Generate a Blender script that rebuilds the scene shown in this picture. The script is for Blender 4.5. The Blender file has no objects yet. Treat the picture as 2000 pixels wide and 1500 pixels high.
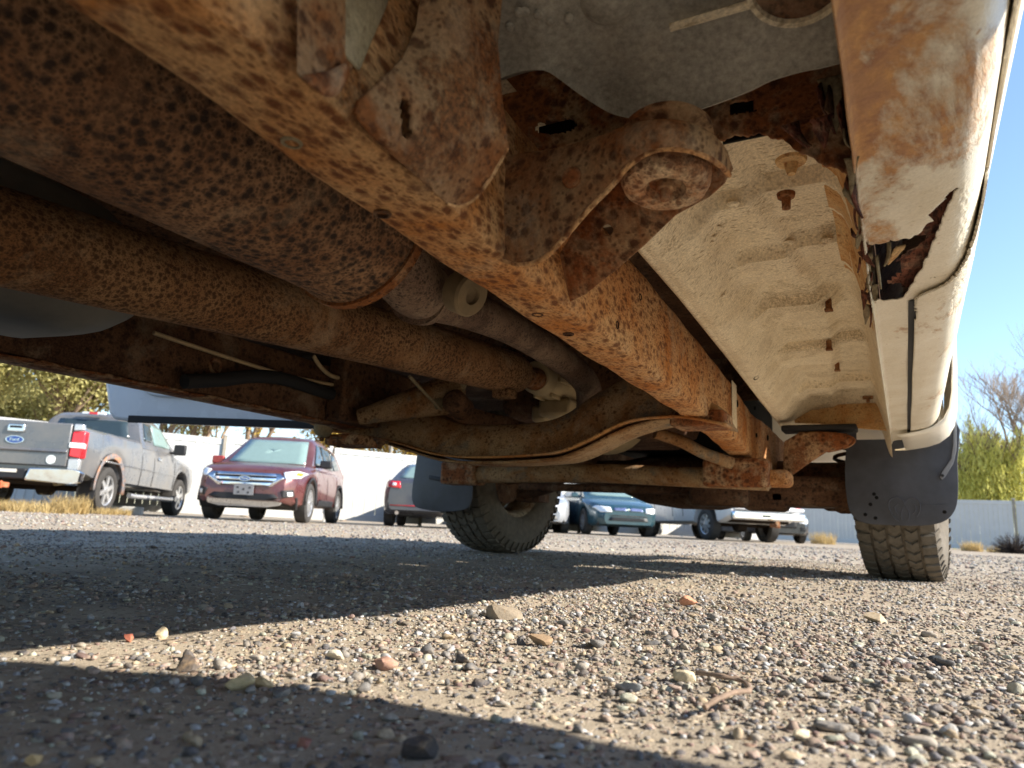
import bpy, bmesh, math, random
import numpy as np
from mathutils import Vector, Matrix
from mathutils.bvhtree import BVHTree
rad = math.radians
SC = bpy.context.scene
COL = SC.collection

# ---------------------------------------------------------------- camera
CAM_Z, F_PX, PW, PH = 0.126, 1400.0, 2000.0, 1500.0
YAW, PITCH, ROLL = rad(28.779), rad(11.172), rad(2.691)
_f = Vector((-math.sin(YAW)*math.cos(PITCH), math.cos(YAW)*math.cos(PITCH), math.sin(PITCH)))
_r0 = Vector((math.cos(YAW), math.sin(YAW), 0)); _u0 = _r0.cross(_f)
CR = _r0*math.cos(ROLL) + _u0*math.sin(ROLL)
CU = -_r0*math.sin(ROLL) + _u0*math.cos(ROLL)
CF = _f
cam_d = bpy.data.cameras.new('camera'); cam = bpy.data.objects.new('camera', cam_d); COL.objects.link(cam)
cam.matrix_world = Matrix(((CR.x, CU.x, -CF.x, 0), (CR.y, CU.y, -CF.y, 0), (CR.z, CU.z, -CF.z, CAM_Z), (0, 0, 0, 1)))
cam_d.sensor_width = 36.0; cam_d.lens = 36.0*F_PX/PW
cam_d.clip_start = 0.01; cam_d.clip_end = 3000
cam_d.dof.use_dof = True; cam_d.dof.focus_distance = 1.05; cam_d.dof.aperture_fstop = 8.5
SC.camera = cam

# ---------------------------------------------------------------- sky and sun
SUN_V = Vector((1.6, 0.47, 1.0)).normalized()            # towards the sun
EL = math.asin(SUN_V.z)
world = bpy.data.worlds.new('World'); SC.world = world; world.use_nodes = True
wn = world.node_tree.nodes; wl = world.node_tree.links
sky = wn.new('ShaderNodeTexSky'); sky.sky_type = 'NISHITA'; sky.sun_disc = False
sky.sun_elevation = EL; sky.sun_rotation = math.atan2(SUN_V.x, SUN_V.y)
sky.altitude = 300; sky.air_density = 1.0; sky.dust_density = 0.25; sky.ozone_density = 2.3
wl.new(sky.outputs[0], wn['Background'].inputs[0]); wn['Background'].inputs[1].default_value = 0.125
sun_d = bpy.data.lights.new('sun', 'SUN'); sun_d.energy = 5.0; sun_d.angle = rad(0.53); sun_d.color = (1, .92, .80)
sun = bpy.data.objects.new('sun', sun_d); COL.objects.link(sun)
sun.rotation_euler = SUN_V.to_track_quat('Z', 'Y').to_euler()
SC.view_settings.view_transform = 'Standard'; SC.view_settings.look = 'None'
SC.view_settings.exposure = 1.25; SC.view_settings.gamma = 1.0; SC.view_settings.use_curve_mapping = False
SC.render.engine = 'CYCLES'
SC.cycles.max_bounces = 8; SC.cycles.diffuse_bounces = 5; SC.cycles.glossy_bounces = 4
SC.cycles.transparent_max_bounces = 8; SC.cycles.caustics_reflective = False; SC.cycles.caustics_refractive = False
SC.cycles.use_denoising = True

# ---------------------------------------------------------------- helpers
def ray(x, y):
    return CF + CR*((x-PW/2)/F_PX) - CU*((y-PH/2)/F_PX)
def P(x, y, X=None, Y=None, Z=None):
    """a point of the place seen at photo position x, y on the plane X=, Y= or Z= (truck coordinates, metres)"""
    d = ray(x, y)
    if X is not None: t = X/d.x
    elif Y is not None: t = Y/d.y
    else: t = (Z-CAM_Z)/d.z
    return Vector((0, 0, CAM_Z)) + d*t
def PX(p):
    d = Vector(p) - Vector((0, 0, CAM_Z)); z = d.dot(CF)
    return PW/2 + F_PX*d.dot(CR)/z, PH/2 - F_PX*d.dot(CU)/z
HF = Vector((-math.sin(YAW), math.cos(YAW), 0)); HR = Vector((math.cos(YAW), math.sin(YAW), 0))
def G(right, fwd):                                         # ground point given right / forward metres of the viewer
    return HR*right + HF*fwd
def lerp(a, b, t): return a + (b-a)*t
def interp(x, pts):
    if x <= pts[0][0]: return pts[0][1]
    for (a, b), (c, d) in zip(pts, pts[1:]):
        if x <= c: return b + (d-b)*(x-a)/(c-a)
    return pts[-1][1]
def sstep(a, b, x):
    t = min(1, max(0, (x-a)/(b-a))); return t*t*(3-2*t)

def tag(o, label=None, cat=None, group=None, kind=None):
    if label: o['label'] = label
    if cat: o['category'] = cat
    if group: o['group'] = group
    if kind: o['kind'] = kind
    return o
def empty(name, loc=(0, 0, 0), rz=0.0, label=None, cat=None, group=None):
    o = bpy.data.objects.new(name, None); COL.objects.link(o)
    o.location = loc; o.rotation_euler = (0, 0, rz); o.empty_display_size = .2
    return tag(o, label, cat, group)
def root_of(o):
    while o.parent: o = o.parent
    return o

class MB:
    def __init__(s): s.v = []; s.f = []
    def add(s, vs, fs):
        n = len(s.v); s.v += [tuple(v) for v in vs]; s.f += [tuple(i+n for i in f) for f in fs]; return s
    def box(s, c, size, rot=None):
        c = Vector(c); h = Vector(size)*.5; vs = []
        for x in (-1, 1):
            for y in (-1, 1):
                for z in (-1, 1):
                    p = Vector((x*h.x, y*h.y, z*h.z))
                    if rot is not None: p = rot @ p
                    vs.append(c+p)
        return s.add(vs, [(0, 1, 3, 2), (4, 6, 7, 5), (0, 4, 5, 1), (2, 3, 7, 6), (0, 2, 6, 4), (1, 5, 7, 3)])
    def prism(s, poly, vec):
        n = len(poly); vec = Vector(vec); a = [Vector(p) for p in poly]; b = [p+vec for p in a]
        return s.add(a+b, [tuple(range(n))[::-1], tuple(range(n, 2*n))] + [(i, (i+1) % n, n+(i+1) % n, n+i) for i in range(n)])
    def tube(s, path, r, n=12, caps=True, flat=None):
        pts = [Vector(p) for p in path]; m = len(pts)
        rr = r if isinstance(r, (list, tuple)) else [r]*m
        t0 = (pts[1]-pts[0]).normalized(); up = Vector((0, 0, 1)) if abs(t0.z) < .9 else Vector((1, 0, 0))
        nx = t0.cross(up).normalized(); vs = []
        for i, p in enumerate(pts):
            t = (pts[min(i+1, m-1)]-pts[max(i-1, 0)]).normalized()
            nx = (nx - t*nx.dot(t)).normalized(); ny = t.cross(nx)
            for k in range(n):
                a = 2*math.pi*k/n; k2 = flat or 1
                vs.append(p + nx*(math.cos(a)*rr[i]) + ny*(math.sin(a)*rr[i]*k2))
        fs = [(i*n+k, i*n+(k+1) % n, (i+1)*n+(k+1) % n, (i+1)*n+k) for i in range(m-1) for k in range(n)]
        if caps: fs += [tuple(range(n))[::-1], tuple(range((m-1)*n, m*n))]
        return s.add(vs, fs)
    def lathe(s, prof, o, axis, n=32, close=False):
        """prof: (along, radius) pairs"""
        o = Vector(o); ax = Vector(axis).normalized()
        e = ax.cross(Vector((0, 0, 1)) if abs(ax.z) < .9 else Vector((1, 0, 0))).normalized(); g = ax.cross(e)
        vs = []
        for a, r in prof:
            for k in range(n):
                th = 2*math.pi*k/n; vs.append(o + ax*a + (e*math.cos(th)+g*math.sin(th))*max(r, 1e-4))
        m = len(prof)
        fs = [(i*n+k, i*n+(k+1) % n, ((i+1) % m)*n+(k+1) % n, ((i+1) % m)*n+k) for i in range(m if close else m-1) for k in range(n)]
        return s.add(vs, fs)
    def grid(s, rows, keep=None):
        m = len(rows); n = len(rows[0]); vs = [p for r in rows for p in r]
        fs = [(i*n+k, i*n+k+1, (i+1)*n+k+1, (i+1)*n+k) for i in range(m-1) for k in range(n-1) if keep is None or keep(i, k)]
        return s.add(vs, fs)
    def loft(s, rings, caps=True):
        n = len(rings[0]); m = len(rings); vs = [p for r in rings for p in r]
        fs = [(i*n+k, i*n+(k+1) % n, (i+1)*n+(k+1) % n, (i+1)*n+k) for i in range(m-1) for k in range(n)]
        if caps: fs += [tuple(range(n))[::-1], tuple(range((m-1)*n, m*n))]
        return s.add(vs, fs)
    def build(s, name, mat, parent=None, smooth=35, bevel=0, solid=0, world=True, subsurf=0, recalc=True):
        me = bpy.data.meshes.new(name)
        off = Vector((0, 0, 0))
        if parent is not None and world: off = root_of(parent).location
        me.from_pydata([(v[0]-off[0], v[1]-off[1], v[2]-off[2]) for v in s.v], [], s.f)
        if recalc:
            bm = bmesh.new(); bm.from_mesh(me)
            loose = [v for v in bm.verts if not v.link_faces]
            if loose: bmesh.ops.delete(bm, geom=loose, context='VERTS')
            bmesh.ops.recalc_face_normals(bm, faces=bm.faces); bm.to_mesh(me); bm.free()
        if smooth:
            for p in me.polygons: p.use_smooth = True
            me.set_sharp_from_angle(angle=rad(smooth))
        o = bpy.data.objects.new(name, me); COL.objects.link(o)
        if mat is not None: me.materials.append(mat)
        if parent is not None: o.parent = parent
        if solid:
            m = o.modifiers.new('solid', 'SOLIDIFY'); m.thickness = solid; m.offset = 0
        if bevel:
            m = o.modifiers.new('bevel', 'BEVEL'); m.width = bevel; m.segments = 2; m.limit_method = 'ANGLE'; m.angle_limit = rad(40); m.harden_normals = False
        if subsurf:
            m = o.modifiers.new('sub', 'SUBSURF'); m.levels = subsurf; m.render_levels = subsurf
        return o

def smooth_path(pts, k=6):
    pts = [Vector(p) for p in pts]; out = []
    for i in range(len(pts)-1):
        p0 = pts[max(i-1, 0)]; p1 = pts[i]; p2 = pts[i+1]; p3 = pts[min(i+2, len(pts)-1)]
        for j in range(k):
            t = j/k; t2 = t*t; t3 = t2*t
            out.append(.5*((2*p1)+(-p0+p2)*t+(2*p0-5*p1+4*p2-p3)*t2+(-p0+3*p1-3*p2+p3)*t3))
    out.append(pts[-1]); return out
def text_mesh(name, s, size, mat, parent, m4, depth=.002):
    c = bpy.data.curves.new(name, 'FONT'); c.body = s; c.size = size; c.align_x = 'CENTER'; c.align_y = 'CENTER'; c.extrude = depth
    t = bpy.data.objects.new('tmp', c); COL.objects.link(t); bpy.context.view_layer.update()
    me = bpy.data.meshes.new_from_object(t.evaluated_get(bpy.context.evaluated_depsgraph_get()))
    bpy.data.objects.remove(t); me.transform(m4); me.materials.clear(); me.materials.append(mat)
    o = bpy.data.objects.new(name, me); COL.objects.link(o); o.parent = parent; return o

# ---------------------------------------------------------------- materials
def S(r, g, b):
    f = lambda c: (c/255/12.92) if c/255 <= .04045 else ((c/255+.055)/1.055)**2.4
    return (f(r), f(g), f(b))
class NT:
    def __init__(s, name):
        s.m = bpy.data.materials.new(name); s.m.use_nodes = True; s.t = s.m.node_tree
        s.b = s.t.nodes['Principled BSDF']; s.tc = None
    def n(s, t, **k):
        q = s.t.nodes.new(t)
        for a, v in k.items(): setattr(q, a, v)
        return q
    def l(s, a, b): s.t.links.new(a, b)
    def co(s, scale=(1, 1, 1), rot=(0, 0, 0)):
        if s.tc is None: s.tc = s.n('ShaderNodeTexCoord')
        mp = s.n('ShaderNodeMapping'); mp.inputs['Scale'].default_value = scale; mp.inputs['Rotation'].default_value = rot
        s.l(s.tc.outputs['Object'], mp.inputs['Vector']); return mp.outputs[0]
    def noise(s, co, scale, detail=4, rough=.6, dist=0.0):
        q = s.n('ShaderNodeTexNoise'); q.inputs['Scale'].default_value = scale; q.inputs['Detail'].default_value = detail
        q.inputs['Roughness'].default_value = rough; q.inputs['Distortion'].default_value = dist
        s.l(co, q.inputs['Vector']); return q.outputs['Fac']
    def voro(s, co, scale, feature='F1', rnd=1.0, out='Distance'):
        q = s.n('ShaderNodeTexVoronoi'); q.feature = feature; q.inputs['Scale'].default_value = scale; q.inputs['Randomness'].default_value = rnd
        s.l(co, q.inputs['Vector']); return q.outputs[out]
    def ramp(s, fac, stops):
        q = s.n('ShaderNodeValToRGB'); e = q.color_ramp.elements
        while len(e) < len(stops): e.new(.5)
        for el, (p, c) in zip(e, stops):
            el.position = p; el.color = (c, c, c, 1) if not isinstance(c, (tuple, list)) else tuple(c)+((1,) if len(c) == 3 else ())
        s.l(fac, q.inputs[0]); return q.outputs[0]
    def mix(s, fac, a, b, blend='MIX'):
        q = s.n('ShaderNodeMix'); q.data_type = 'RGBA'; q.blend_type = blend
        for sock, v in ((q.inputs[0], fac), (q.inputs[6], a), (q.inputs[7], b)):
            if isinstance(v, (int, float)): sock.default_value = v
            elif isinstance(v, (tuple, list)): sock.default_value = tuple(v)+((1,) if len(v) == 3 else ())
            else: s.l(v, sock)
        return q.outputs[2]
    def math(s, op, a, b=0.0, clamp=False):
        q = s.n('ShaderNodeMath'); q.operation = op; q.use_clamp = clamp
        for sock, v in ((q.inputs[0], a), (q.inputs[1], b)):
            if isinstance(v, (int, float)): sock.default_value = v
            else: s.l(v, sock)
        return q.outputs[0]
    def warp(s, co, scale, amt):
        q = s.n('ShaderNodeTexNoise'); q.inputs['Scale'].default_value = scale; q.inputs['Detail'].default_value = 3
        s.l(co, q.inputs['Vector'])
        a = s.n('ShaderNodeVectorMath'); a.operation = 'MULTIPLY_ADD'
        s.l(q.outputs['Color'], a.inputs[0]); a.inputs[1].default_value = (amt,)*3; s.l(co, a.inputs[2])
        return a.outputs[0]
    def bump(s, h, strength=.3, dist=.01, normal=None):
        q = s.n('ShaderNodeBump'); q.inputs['Strength'].default_value = strength; q.inputs['Distance'].default_value = dist
        s.l(h, q.inputs['Height'])
        if normal is not None: s.l(normal, q.inputs['Normal'])
        s.l(q.outputs[0], s.b.inputs['Normal']); return q.outputs[0]
    def fin(s, col=None, rough=.6, metal=0.0, spec=.5, coat=0.0):
        b = s.b
        for nm, v in (('Base Color', col), ('Roughness', rough), ('Metallic', metal), ('Specular IOR Level', spec), ('Coat Weight', coat)):
            if v is None: continue
            if isinstance(v, (int, float)): b.inputs[nm].default_value = v
            elif isinstance(v, (tuple, list)): b.inputs[nm].default_value = tuple(v)+((1,) if len(v) == 3 else ())
            else: s.l(v, b.inputs[nm])
        return s.m

def rust(name, base, mid, spot, spot_scale=70, spot_lo=.18, spot_hi=.34, blot=7, blot_lo=.42, blot_hi=.62, stretch=(1, 1, 1), bump=.5, fine=260, spot_amt=1.0, density=.0, dark=None):
    """rusted and dusty steel: a base colour, larger blotches of mid, speckles of spot"""
    t = NT(name); c = t.co(stretch); c0 = t.co()
    w = t.warp(c, spot_scale*.5, .35/spot_scale*2)
    big = t.noise(c0, blot, 5, .62, .4)
    col = t.mix(t.ramp(big, [(blot_lo, 0.), (blot_hi, 1.)]), base, mid)
    nz = t.math('MULTIPLY', t.math('SUBTRACT', t.noise(c, spot_scale*1.1, 5, .75), .5), .85)
    v1 = t.math('ADD', t.voro(w, spot_scale), nz); v2 = t.math('ADD', t.voro(w, spot_scale*2.6), nz)
    reg = t.noise(c0, blot*1.7, 3, .6)
    gate = t.ramp(reg, [(.36-density, .08), (.58-density, 1.)])
    s1 = t.math('MULTIPLY', t.ramp(v1, [(spot_lo, 1.), (spot_hi, 0.)]), gate)
    s2 = t.math('MULTIPLY', t.ramp(v2, [(spot_lo*.9, 1.), (spot_hi*1.05, 0.)]), .75)
    sp = t.math('MAXIMUM', s1, t.math('MULTIPLY', s2, gate))
    sp = t.math('MULTIPLY', sp, spot_amt)
    col = t.mix(sp, col, spot)
    fn = t.noise(c0, fine, 3, .7)
    scale_ = t.ramp(t.noise(c0, blot*.55, 9, .72, .3), [(.555, 0.), (.60, 1.)])
    col = t.mix(t.math('MULTIPLY', scale_, .7), col, t.mix(t.ramp(fn, [(.35, 0.), (.65, 1.)]), spot, mid))
    dust = t.ramp(t.noise(c0, blot*1.3, 7, .68, .2), [(.54, 0.), (.66, .6)])
    col = t.mix(dust, col, t.mix(.5, base, S(176, 158, 134)))
    if dark is not None:
        dk = t.ramp(t.noise(c0, blot*.8, 6, .7, .8), [(.56, 0.), (.68, 1.)])
        col = t.mix(dk, col, dark)
    col = t.mix(.75, col, t.ramp(fn, [(.25, .5), (.75, 1.42)]), 'MULTIPLY')
    h = t.math('SUBTRACT', t.math('MULTIPLY', fn, .35), t.math('MULTIPLY', sp, .5))
    h = t.math('ADD', h, t.math('MULTIPLY', scale_, .45))
    t.bump(t.math('ADD', h, t.math('MULTIPLY', big, .5)), bump, .004)
    return t.fin(col, .86, 0, .25)
def plain(name, col, rough=.5, metal=0.0, spec=.5, coat=0.0, var=.12, scale=8):
    t = NT(name); n = t.noise(t.co(), scale, 5, .65)
    c = t.mix(1.0, col, t.ramp(n, [(.3, 1-var), (.7, 1+var)]), 'MULTIPLY')
    r = t.ramp(n, [(.3, max(0, rough-.06)), (.7, min(1, rough+.08))])
    return t.fin(c, r, metal, spec, coat)
# ---------------------------------------------------------------- ground
def vnoise(seed):
    rs = np.random.RandomState(seed); T = rs.rand(256, 256)
    def fn(x, y, s):
        x = np.asarray(x)/s; y = np.asarray(y)/s; xi = np.floor(x).astype(int); yi = np.floor(y).astype(int); fx = x-xi; fy = y-yi
        fx = fx*fx*(3-2*fx); fy = fy*fy*(3-2*fy); g = lambda a, b: T[a % 256, b % 256]
        return (g(xi, yi)*(1-fx)+g(xi+1, yi)*fx)*(1-fy)+(g(xi, yi+1)*(1-fx)+g(xi+1, yi+1)*fx)*fy
    return fn
VN = vnoise(3); VN2 = vnoise(8)
def gz(x, y):
    x = np.asarray(x, float); y = np.asarray(y, float)
    d = np.hypot(x, y)
    z = (VN(x, y, .9)-.5)*.020 + (VN2(x, y, .23)-.5)*.012 + (VN(x+40, y+9, .06)-.5)*.004
    near = np.clip((7.5-d)/3, 0, 1)
    tyre = np.minimum(np.hypot(x, y-3.15), np.hypot(x+1.76, y-3.15))
    return z*near*np.clip((tyre-.15)/.4, .15, 1) - .004

def ground_mat():
    t = NT('gravel_ground'); c = t.co()
    w = t.warp(c, 60, .012)
    peb = t.voro(w, 95, out='Color'); pd = t.voro(w, 95)
    peb2 = t.voro(w, 34, out='Color'); pd2 = t.voro(w, 34)
    big = t.noise(c, 1.1, 5, .6); mid = t.noise(c, 7, 5, .6); fine = t.noise(c, 420, 3, .7)
    sand = t.mix(t.ramp(mid, [(.35, 0.), (.65, 1.)]), S(146, 135, 119), S(173, 160, 141))
    sand = t.mix(.6, sand, t.ramp(fine, [(.25, .6), (.75, 1.4)]), 'MULTIPLY')
    sep = t.n('ShaderNodeSeparateColor'); t.l(peb, sep.inputs[0])
    stone = t.ramp(sep.outputs[0], [(.0, S(90, 86, 84)), (.3, S(150, 138, 124)), (.5, S(120, 104, 96)), (.7, S(186, 172, 150)), (.88, S(146, 116, 98)), (1., S(205, 196, 180))])
    sm = t.ramp(pd, [(.28, 1.), (.42, 0.)])
    pick = t.ramp(t.math('ADD', sep.outputs[1], t.math('MULTIPLY', big, .7)), [(.62, 0.), (.72, 1.)])
    m1 = t.math('MULTIPLY', sm, pick)
    sep2 = t.n('ShaderNodeSeparateColor'); t.l(peb2, sep2.inputs[0])
    stone2 = t.ramp(sep2.outputs[0], [(.0, S(96, 90, 88)), (.35, S(165, 150, 132)), (.6, S(128, 108, 100)), (.8, S(190, 170, 140)), (1., S(214, 204, 190))])
    m2 = t.math('MULTIPLY', t.ramp(pd2, [(.22, 1.), (.32, 0.)]), t.ramp(sep2.outputs[1], [(.55, 0.), (.6, 1.)]))
    col = t.mix(m1, sand, stone); col = t.mix(m2, col, stone2)
    h = t.math('ADD', t.math('MULTIPLY', t.math('SUBTRACT', .5, pd), m1), t.math('ADD', t.math('MULTIPLY', t.math('MULTIPLY', t.math('SUBTRACT', .5, pd2), m2), 2.0), t.math('MULTIPLY', fine, .25)))
    t.bump(h, .8, .008)
    return t.fin(col, .95, 0, .15)
GROUND = ground_mat()
def far_axis(lo, hi, step, edge):
    a = list(np.arange(lo, hi+1e-6, step)); g = step
    while a[-1] < edge: g *= 1.35; a.append(a[-1]+g)
    g = step
    while a[0] > -edge: g *= 1.35; a.insert(0, a[0]-g)
    return np.array(a)
gx = far_axis(-2.6, 1.6, .03, 900); gy = far_axis(-.3, 4.6, .03, 900)
GX, GY = np.meshgrid(gx, gy); GZ = gz(GX, GY)
m = MB(); m.grid([[(GX[i, j], GY[i, j], GZ[i, j]) for j in range(len(gx))] for i in range(len(gy))])
ground = m.build('ground', GROUND, smooth=60, recalc=False); tag(ground, kind='structure')

# loose stones: one mass nobody could count
def icos(level):
    bm = bmesh.new(); bmesh.ops.create_icosphere(bm, subdivisions=level, radius=1)
    v = np.array([x.co[:] for x in bm.verts]); f = np.array([[q.index for q in p.verts] for p in bm.faces]); bm.free(); return v, f
def rock_variants(level, n, seed, rough=.28):
    rs = np.random.RandomState(seed); v0, f = icos(level); out = []
    for i in range(n):
        v = v0.copy()
        for k in range(11):                              # cut facets
            d = rs.normal(size=3); d /= np.linalg.norm(d); c = rs.uniform(.36, .8); s = v@d
            v -= np.where(s > c, s-c, 0)[:, None]*d
        v *= 1+rs.uniform(-rough, rough, (len(v), 1))*.35
        v *= np.array([1, rs.uniform(.6, .95), rs.uniform(.4, .72)]); out.append(v)
    return out, f
OCT = (np.array([[1, 0, 0], [-1, 0, 0], [0, 1, 0], [0, -1, 0], [0, 0, 1], [0, 0, -1]], float), np.array([[0, 2, 4], [2, 1, 4], [1, 3, 4], [3, 0, 4], [2, 0, 5], [1, 2, 5], [3, 1, 5], [0, 3, 5]]))
STONE_COL = np.array([S(98, 96, 96), S(122, 118, 114), S(150, 140, 126), S(180, 164, 140), S(205, 190, 164), S(140, 118, 104), S(122, 96, 88), S(172, 146, 112), S(84, 80, 82), S(190, 176, 158), S(158, 132, 116), S(112, 108, 112), S(214, 204, 188)])
STONE_COL = np.clip((STONE_COL*.72+STONE_COL.mean(1, keepdims=True)*.28)*1.10, 0, .40)
def stones(tiers, seed):
    rs = np.random.RandomState(seed); V = []; Fc = []; Cc = []; off = 0
    for (d0, d1, rmin, rmax, dens, kind, half) in tiers:
        area = rad(half)*(d1*d1-d0*d0); n = int(area*dens)
        d = np.sqrt(rs.uniform(d0*d0, d1*d1, n)); a = rs.uniform(-rad(half), rad(half), n)
        x = HR.x*d*np.sin(a)+HF.x*d*np.cos(a); y = HR.y*d*np.sin(a)+HF.y*d*np.cos(a)
        keep = (VN(x+7, y+3, .55)*.55+VN2(x, y, .16)*.45 + rs.uniform(-.3, .3, n)) > .36
        tw = np.minimum(np.hypot(x, (y-3.15)), np.hypot(x+1.76, y-3.15)) > .13
        keep &= tw; x = x[keep]; y = y[keep]; n = len(x)
        r = rmin*(rmax/rmin)**(rs.rand(n)**1.8)
        vs, f = {'fine': rock_variants(2, 10, seed+1), 'mid': rock_variants(1, 14, seed+2), 'low': ([OCT[0]*(1+rs.uniform(-.35, .35, (6, 1)))*np.array([1, .8, .6]) for _ in range(16)], OCT[1])}[kind]
        vs = np.array(vs); pick = rs.randint(0, len(vs), n); v = vs[pick]*r[:, None, None]
        ta = rs.uniform(0, 2*np.pi, n); tl = rs.normal(0, .25, n)
        ca, sa = np.cos(ta)[:, None], np.sin(ta)[:, None]; ct, st = np.cos(tl)[:, None], np.sin(tl)[:, None]
        X, Y, Z = v[..., 0], v[..., 1], v[..., 2]
        Y, Z = Y*ct-Z*st, Y*st+Z*ct; X, Y = X*ca-Y*sa, X*sa+Y*ca
        Z = Z + (gz(x, y)+r*rs.uniform(-.15, .40, n))[:, None]
        v = np.stack([X+x[:, None], Y+y[:, None], Z], -1)
        k = v.shape[1]; V.append(v.reshape(-1, 3)); Fc.append((f[None]+(np.arange(n)*k)[:, None, None]).reshape(-1, 3)+off); off += n*k
        c = STONE_COL[rs.choice(len(STONE_COL), n, p=np.array([13, 13, 12, 10, 6, 9, 7, 9, 8, 6, 6, 7, 2])/108.)]*rs.uniform(.8, 1.15, (n, 1))
        Cc.append(np.repeat(c, k, 0))
    V = np.concatenate(V); Fc = np.concatenate(Fc); Cc = np.concatenate(Cc)
    me = bpy.data.meshes.new('gravel'); me.vertices.add(len(V)); me.vertices.foreach_set('co', V.astype(np.float32).ravel())
    me.loops.add(Fc.size); me.loops.foreach_set('vertex_index', Fc.astype(np.int32).ravel())
    me.polygons.add(len(Fc)); me.polygons.foreach_set('loop_start', np.arange(0, Fc.size, 3, dtype=np.int32))
    me.update(calc_edges=True)
    at = me.color_attributes.new('col', 'FLOAT_COLOR', 'POINT'); at.data.foreach_set('color', np.concatenate([Cc, np.ones((len(Cc), 1))], 1).astype(np.float32).ravel())
    return me
def stone_mat():
    t = NT('loose_stone'); a = t.n('ShaderNodeAttribute', attribute_name='col'); c = t.co()
    n = t.noise(c, 340, 4, .7); n2 = t.noise(c, 90, 3, .6)
    col = t.mix(.8, a.outputs['Color'], t.ramp(n, [(.28, .68), (.72, 1.28)]), 'MULTIPLY')
    col = t.mix(t.ramp(n2, [(.46, 0.), (.74, .65)]), col, S(168, 153, 132))
    t.bump(n, .5, .002); return t.fin(col, .9, 0, .2)
STONE = stone_mat()
me = stones([(.26, 1.0, .0009, .0019, 26000, 'low', 45), (.26, 1.7, .0018, .0040, 14000, 'mid', 46), (.26, 1.7, .0036, .0068, 7600, 'mid', 46), (.26, 1.7, .006, .0095, 1000, 'fine', 46), (.3, 1.7, .009, .014, 110, 'fine', 46),
             (1.7, 4.6, .0028, .0055, 2600, 'low', 46), (1.7, 4.6, .005, .010, 1200, 'mid', 46), (1.7, 4.6, .010, .018, 26, 'mid', 50),
             (4.6, 15, .008, .018, 150, 'low', 44), (4.6, 15, .016, .03, 8, 'mid', 46)], 5)
me.materials.append(STONE)
g = bpy.data.objects.new('gravel', me); COL.objects.link(g); tag(g, 'loose mixed grey and tan gravel covering the yard', 'gravel', kind='stuff')

# single stones and a twig one can point at in the photograph
def stone(px, py, w, h, colr, label, seed):
    p = P(px, py, Z=0.0); dist = (p-Vector((0, 0, CAM_Z))).dot(CF); r = w*dist/F_PX*.5; hh = h*dist/F_PX
    vs, f = rock_variants(3, 1, seed, .10); v = vs[0]; v = v/np.abs(v).max(0)
    ca, sa = math.cos(YAW), math.sin(YAW); z0 = float(gz(p.x, p.y))
    vv = [(p.x+q[0]*r*ca-q[1]*r*.8*sa, p.y+q[0]*r*sa+q[1]*r*.8*ca, z0+hh*.38+q[2]*hh*.58) for q in v]
    m = MB(); m.add(vv, [tuple(int(i) for i in q) for q in f])
    t = NT('stone_'+label.split()[0]); n = t.noise(t.co(), 300, 5, .7); n2 = t.noise(t.co(), 70, 4, .6, 1.)
    c = t.mix(.8, colr, t.ramp(n, [(.3, .7), (.7, 1.25)]), 'MULTIPLY'); c = t.mix(t.ramp(n2, [(.55, 0.), (.7, .6)]), c, S(160, 134, 102))
    t.bump(n, .5, .002); mt = t.fin(c, .9, 0, .2)
    o = m.build('stone', mt, smooth=28); tag(o, label, 'stone', 'larger stones lying on the gravel'); return o
for i, s in enumerate([
    (470, 1335, 62, 32, S(205, 186, 148), 'pale cream rounded stone at the foreground shadow edge'),
    (517, 1330, 40, 22, S(196, 172, 132), 'smaller tan stone touching the pale cream stone'),
    (365, 1300, 48, 30, S(92, 84, 78), 'dark brown lump of stone left of the pale cream stone'),
    (313, 1235, 30, 26, S(208, 190, 158), 'cream stone at the edge of the truck shadow'),
    (252, 1242, 22, 18, S(158, 96, 78), 'red stone at the edge of the truck shadow'),
    (655, 1270, 38, 26, S(206, 196, 176), 'white angular stone in the sunlit strip'),
    (985, 1197, 74, 28, S(140, 128, 112), 'long grey brown stone in the middle of the gravel'),
    (1347, 1172, 40, 20, S(188, 138, 112), 'pink stone right of the middle of the gravel'),
    (1228, 1336, 52, 20, S(132, 134, 134), 'flat blue grey stone left of the twig'),
    (1338, 1318, 48, 30, S(190, 178, 150), 'pale speckled stone at the end of the twig'),
    (810, 1470, 92, 46, S(74, 68, 66), 'big dark stone in the foreground shadow'),
    (66, 1494, 36, 26, S(206, 176, 130), 'pale round pebble at the bottom left corner'),
    (1715, 1212, 52, 20, S(176, 160, 136), 'flat beige stone in front of the right tyre'),
    (1830, 1296, 32, 22, S(72, 76, 80), 'dark slate coloured stone at the right of the gravel'),
    (1055, 1245, 50, 26, S(150, 128, 104), 'brown stone below the long grey brown stone'),
    (1565, 1448, 36, 20, S(214, 200, 172), 'white oval pebble near the bottom right'),
    (750, 1290, 60, 26, S(168, 132, 118), 'pinkish block of stone below the white angular stone'),
    (595, 1450, 34, 26, S(150, 104, 92), 'reddish pebble in the foreground shadow')]): stone(*s, 100+i)
tw = MB(); tp = [P(1360, 1313, Z=.012), P(1405, 1320, Z=.014), P(1450, 1330, Z=.012), P(1464, 1348, Z=.012), P(1435, 1352, Z=.013), P(1400, 1366, Z=.012), P(1376, 1382, Z=.008)]
tw.tube(smooth_path(tp, 5), [.0015+.0007*abs(math.sin(i*.9)) for i in range(31)], 8)
o = tw.build('twig', plain('twig_bark', S(128, 108, 92), .9, var=.3, scale=120)); tag(o, 'bent dry brown twig lying on the gravel', 'twig')
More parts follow.
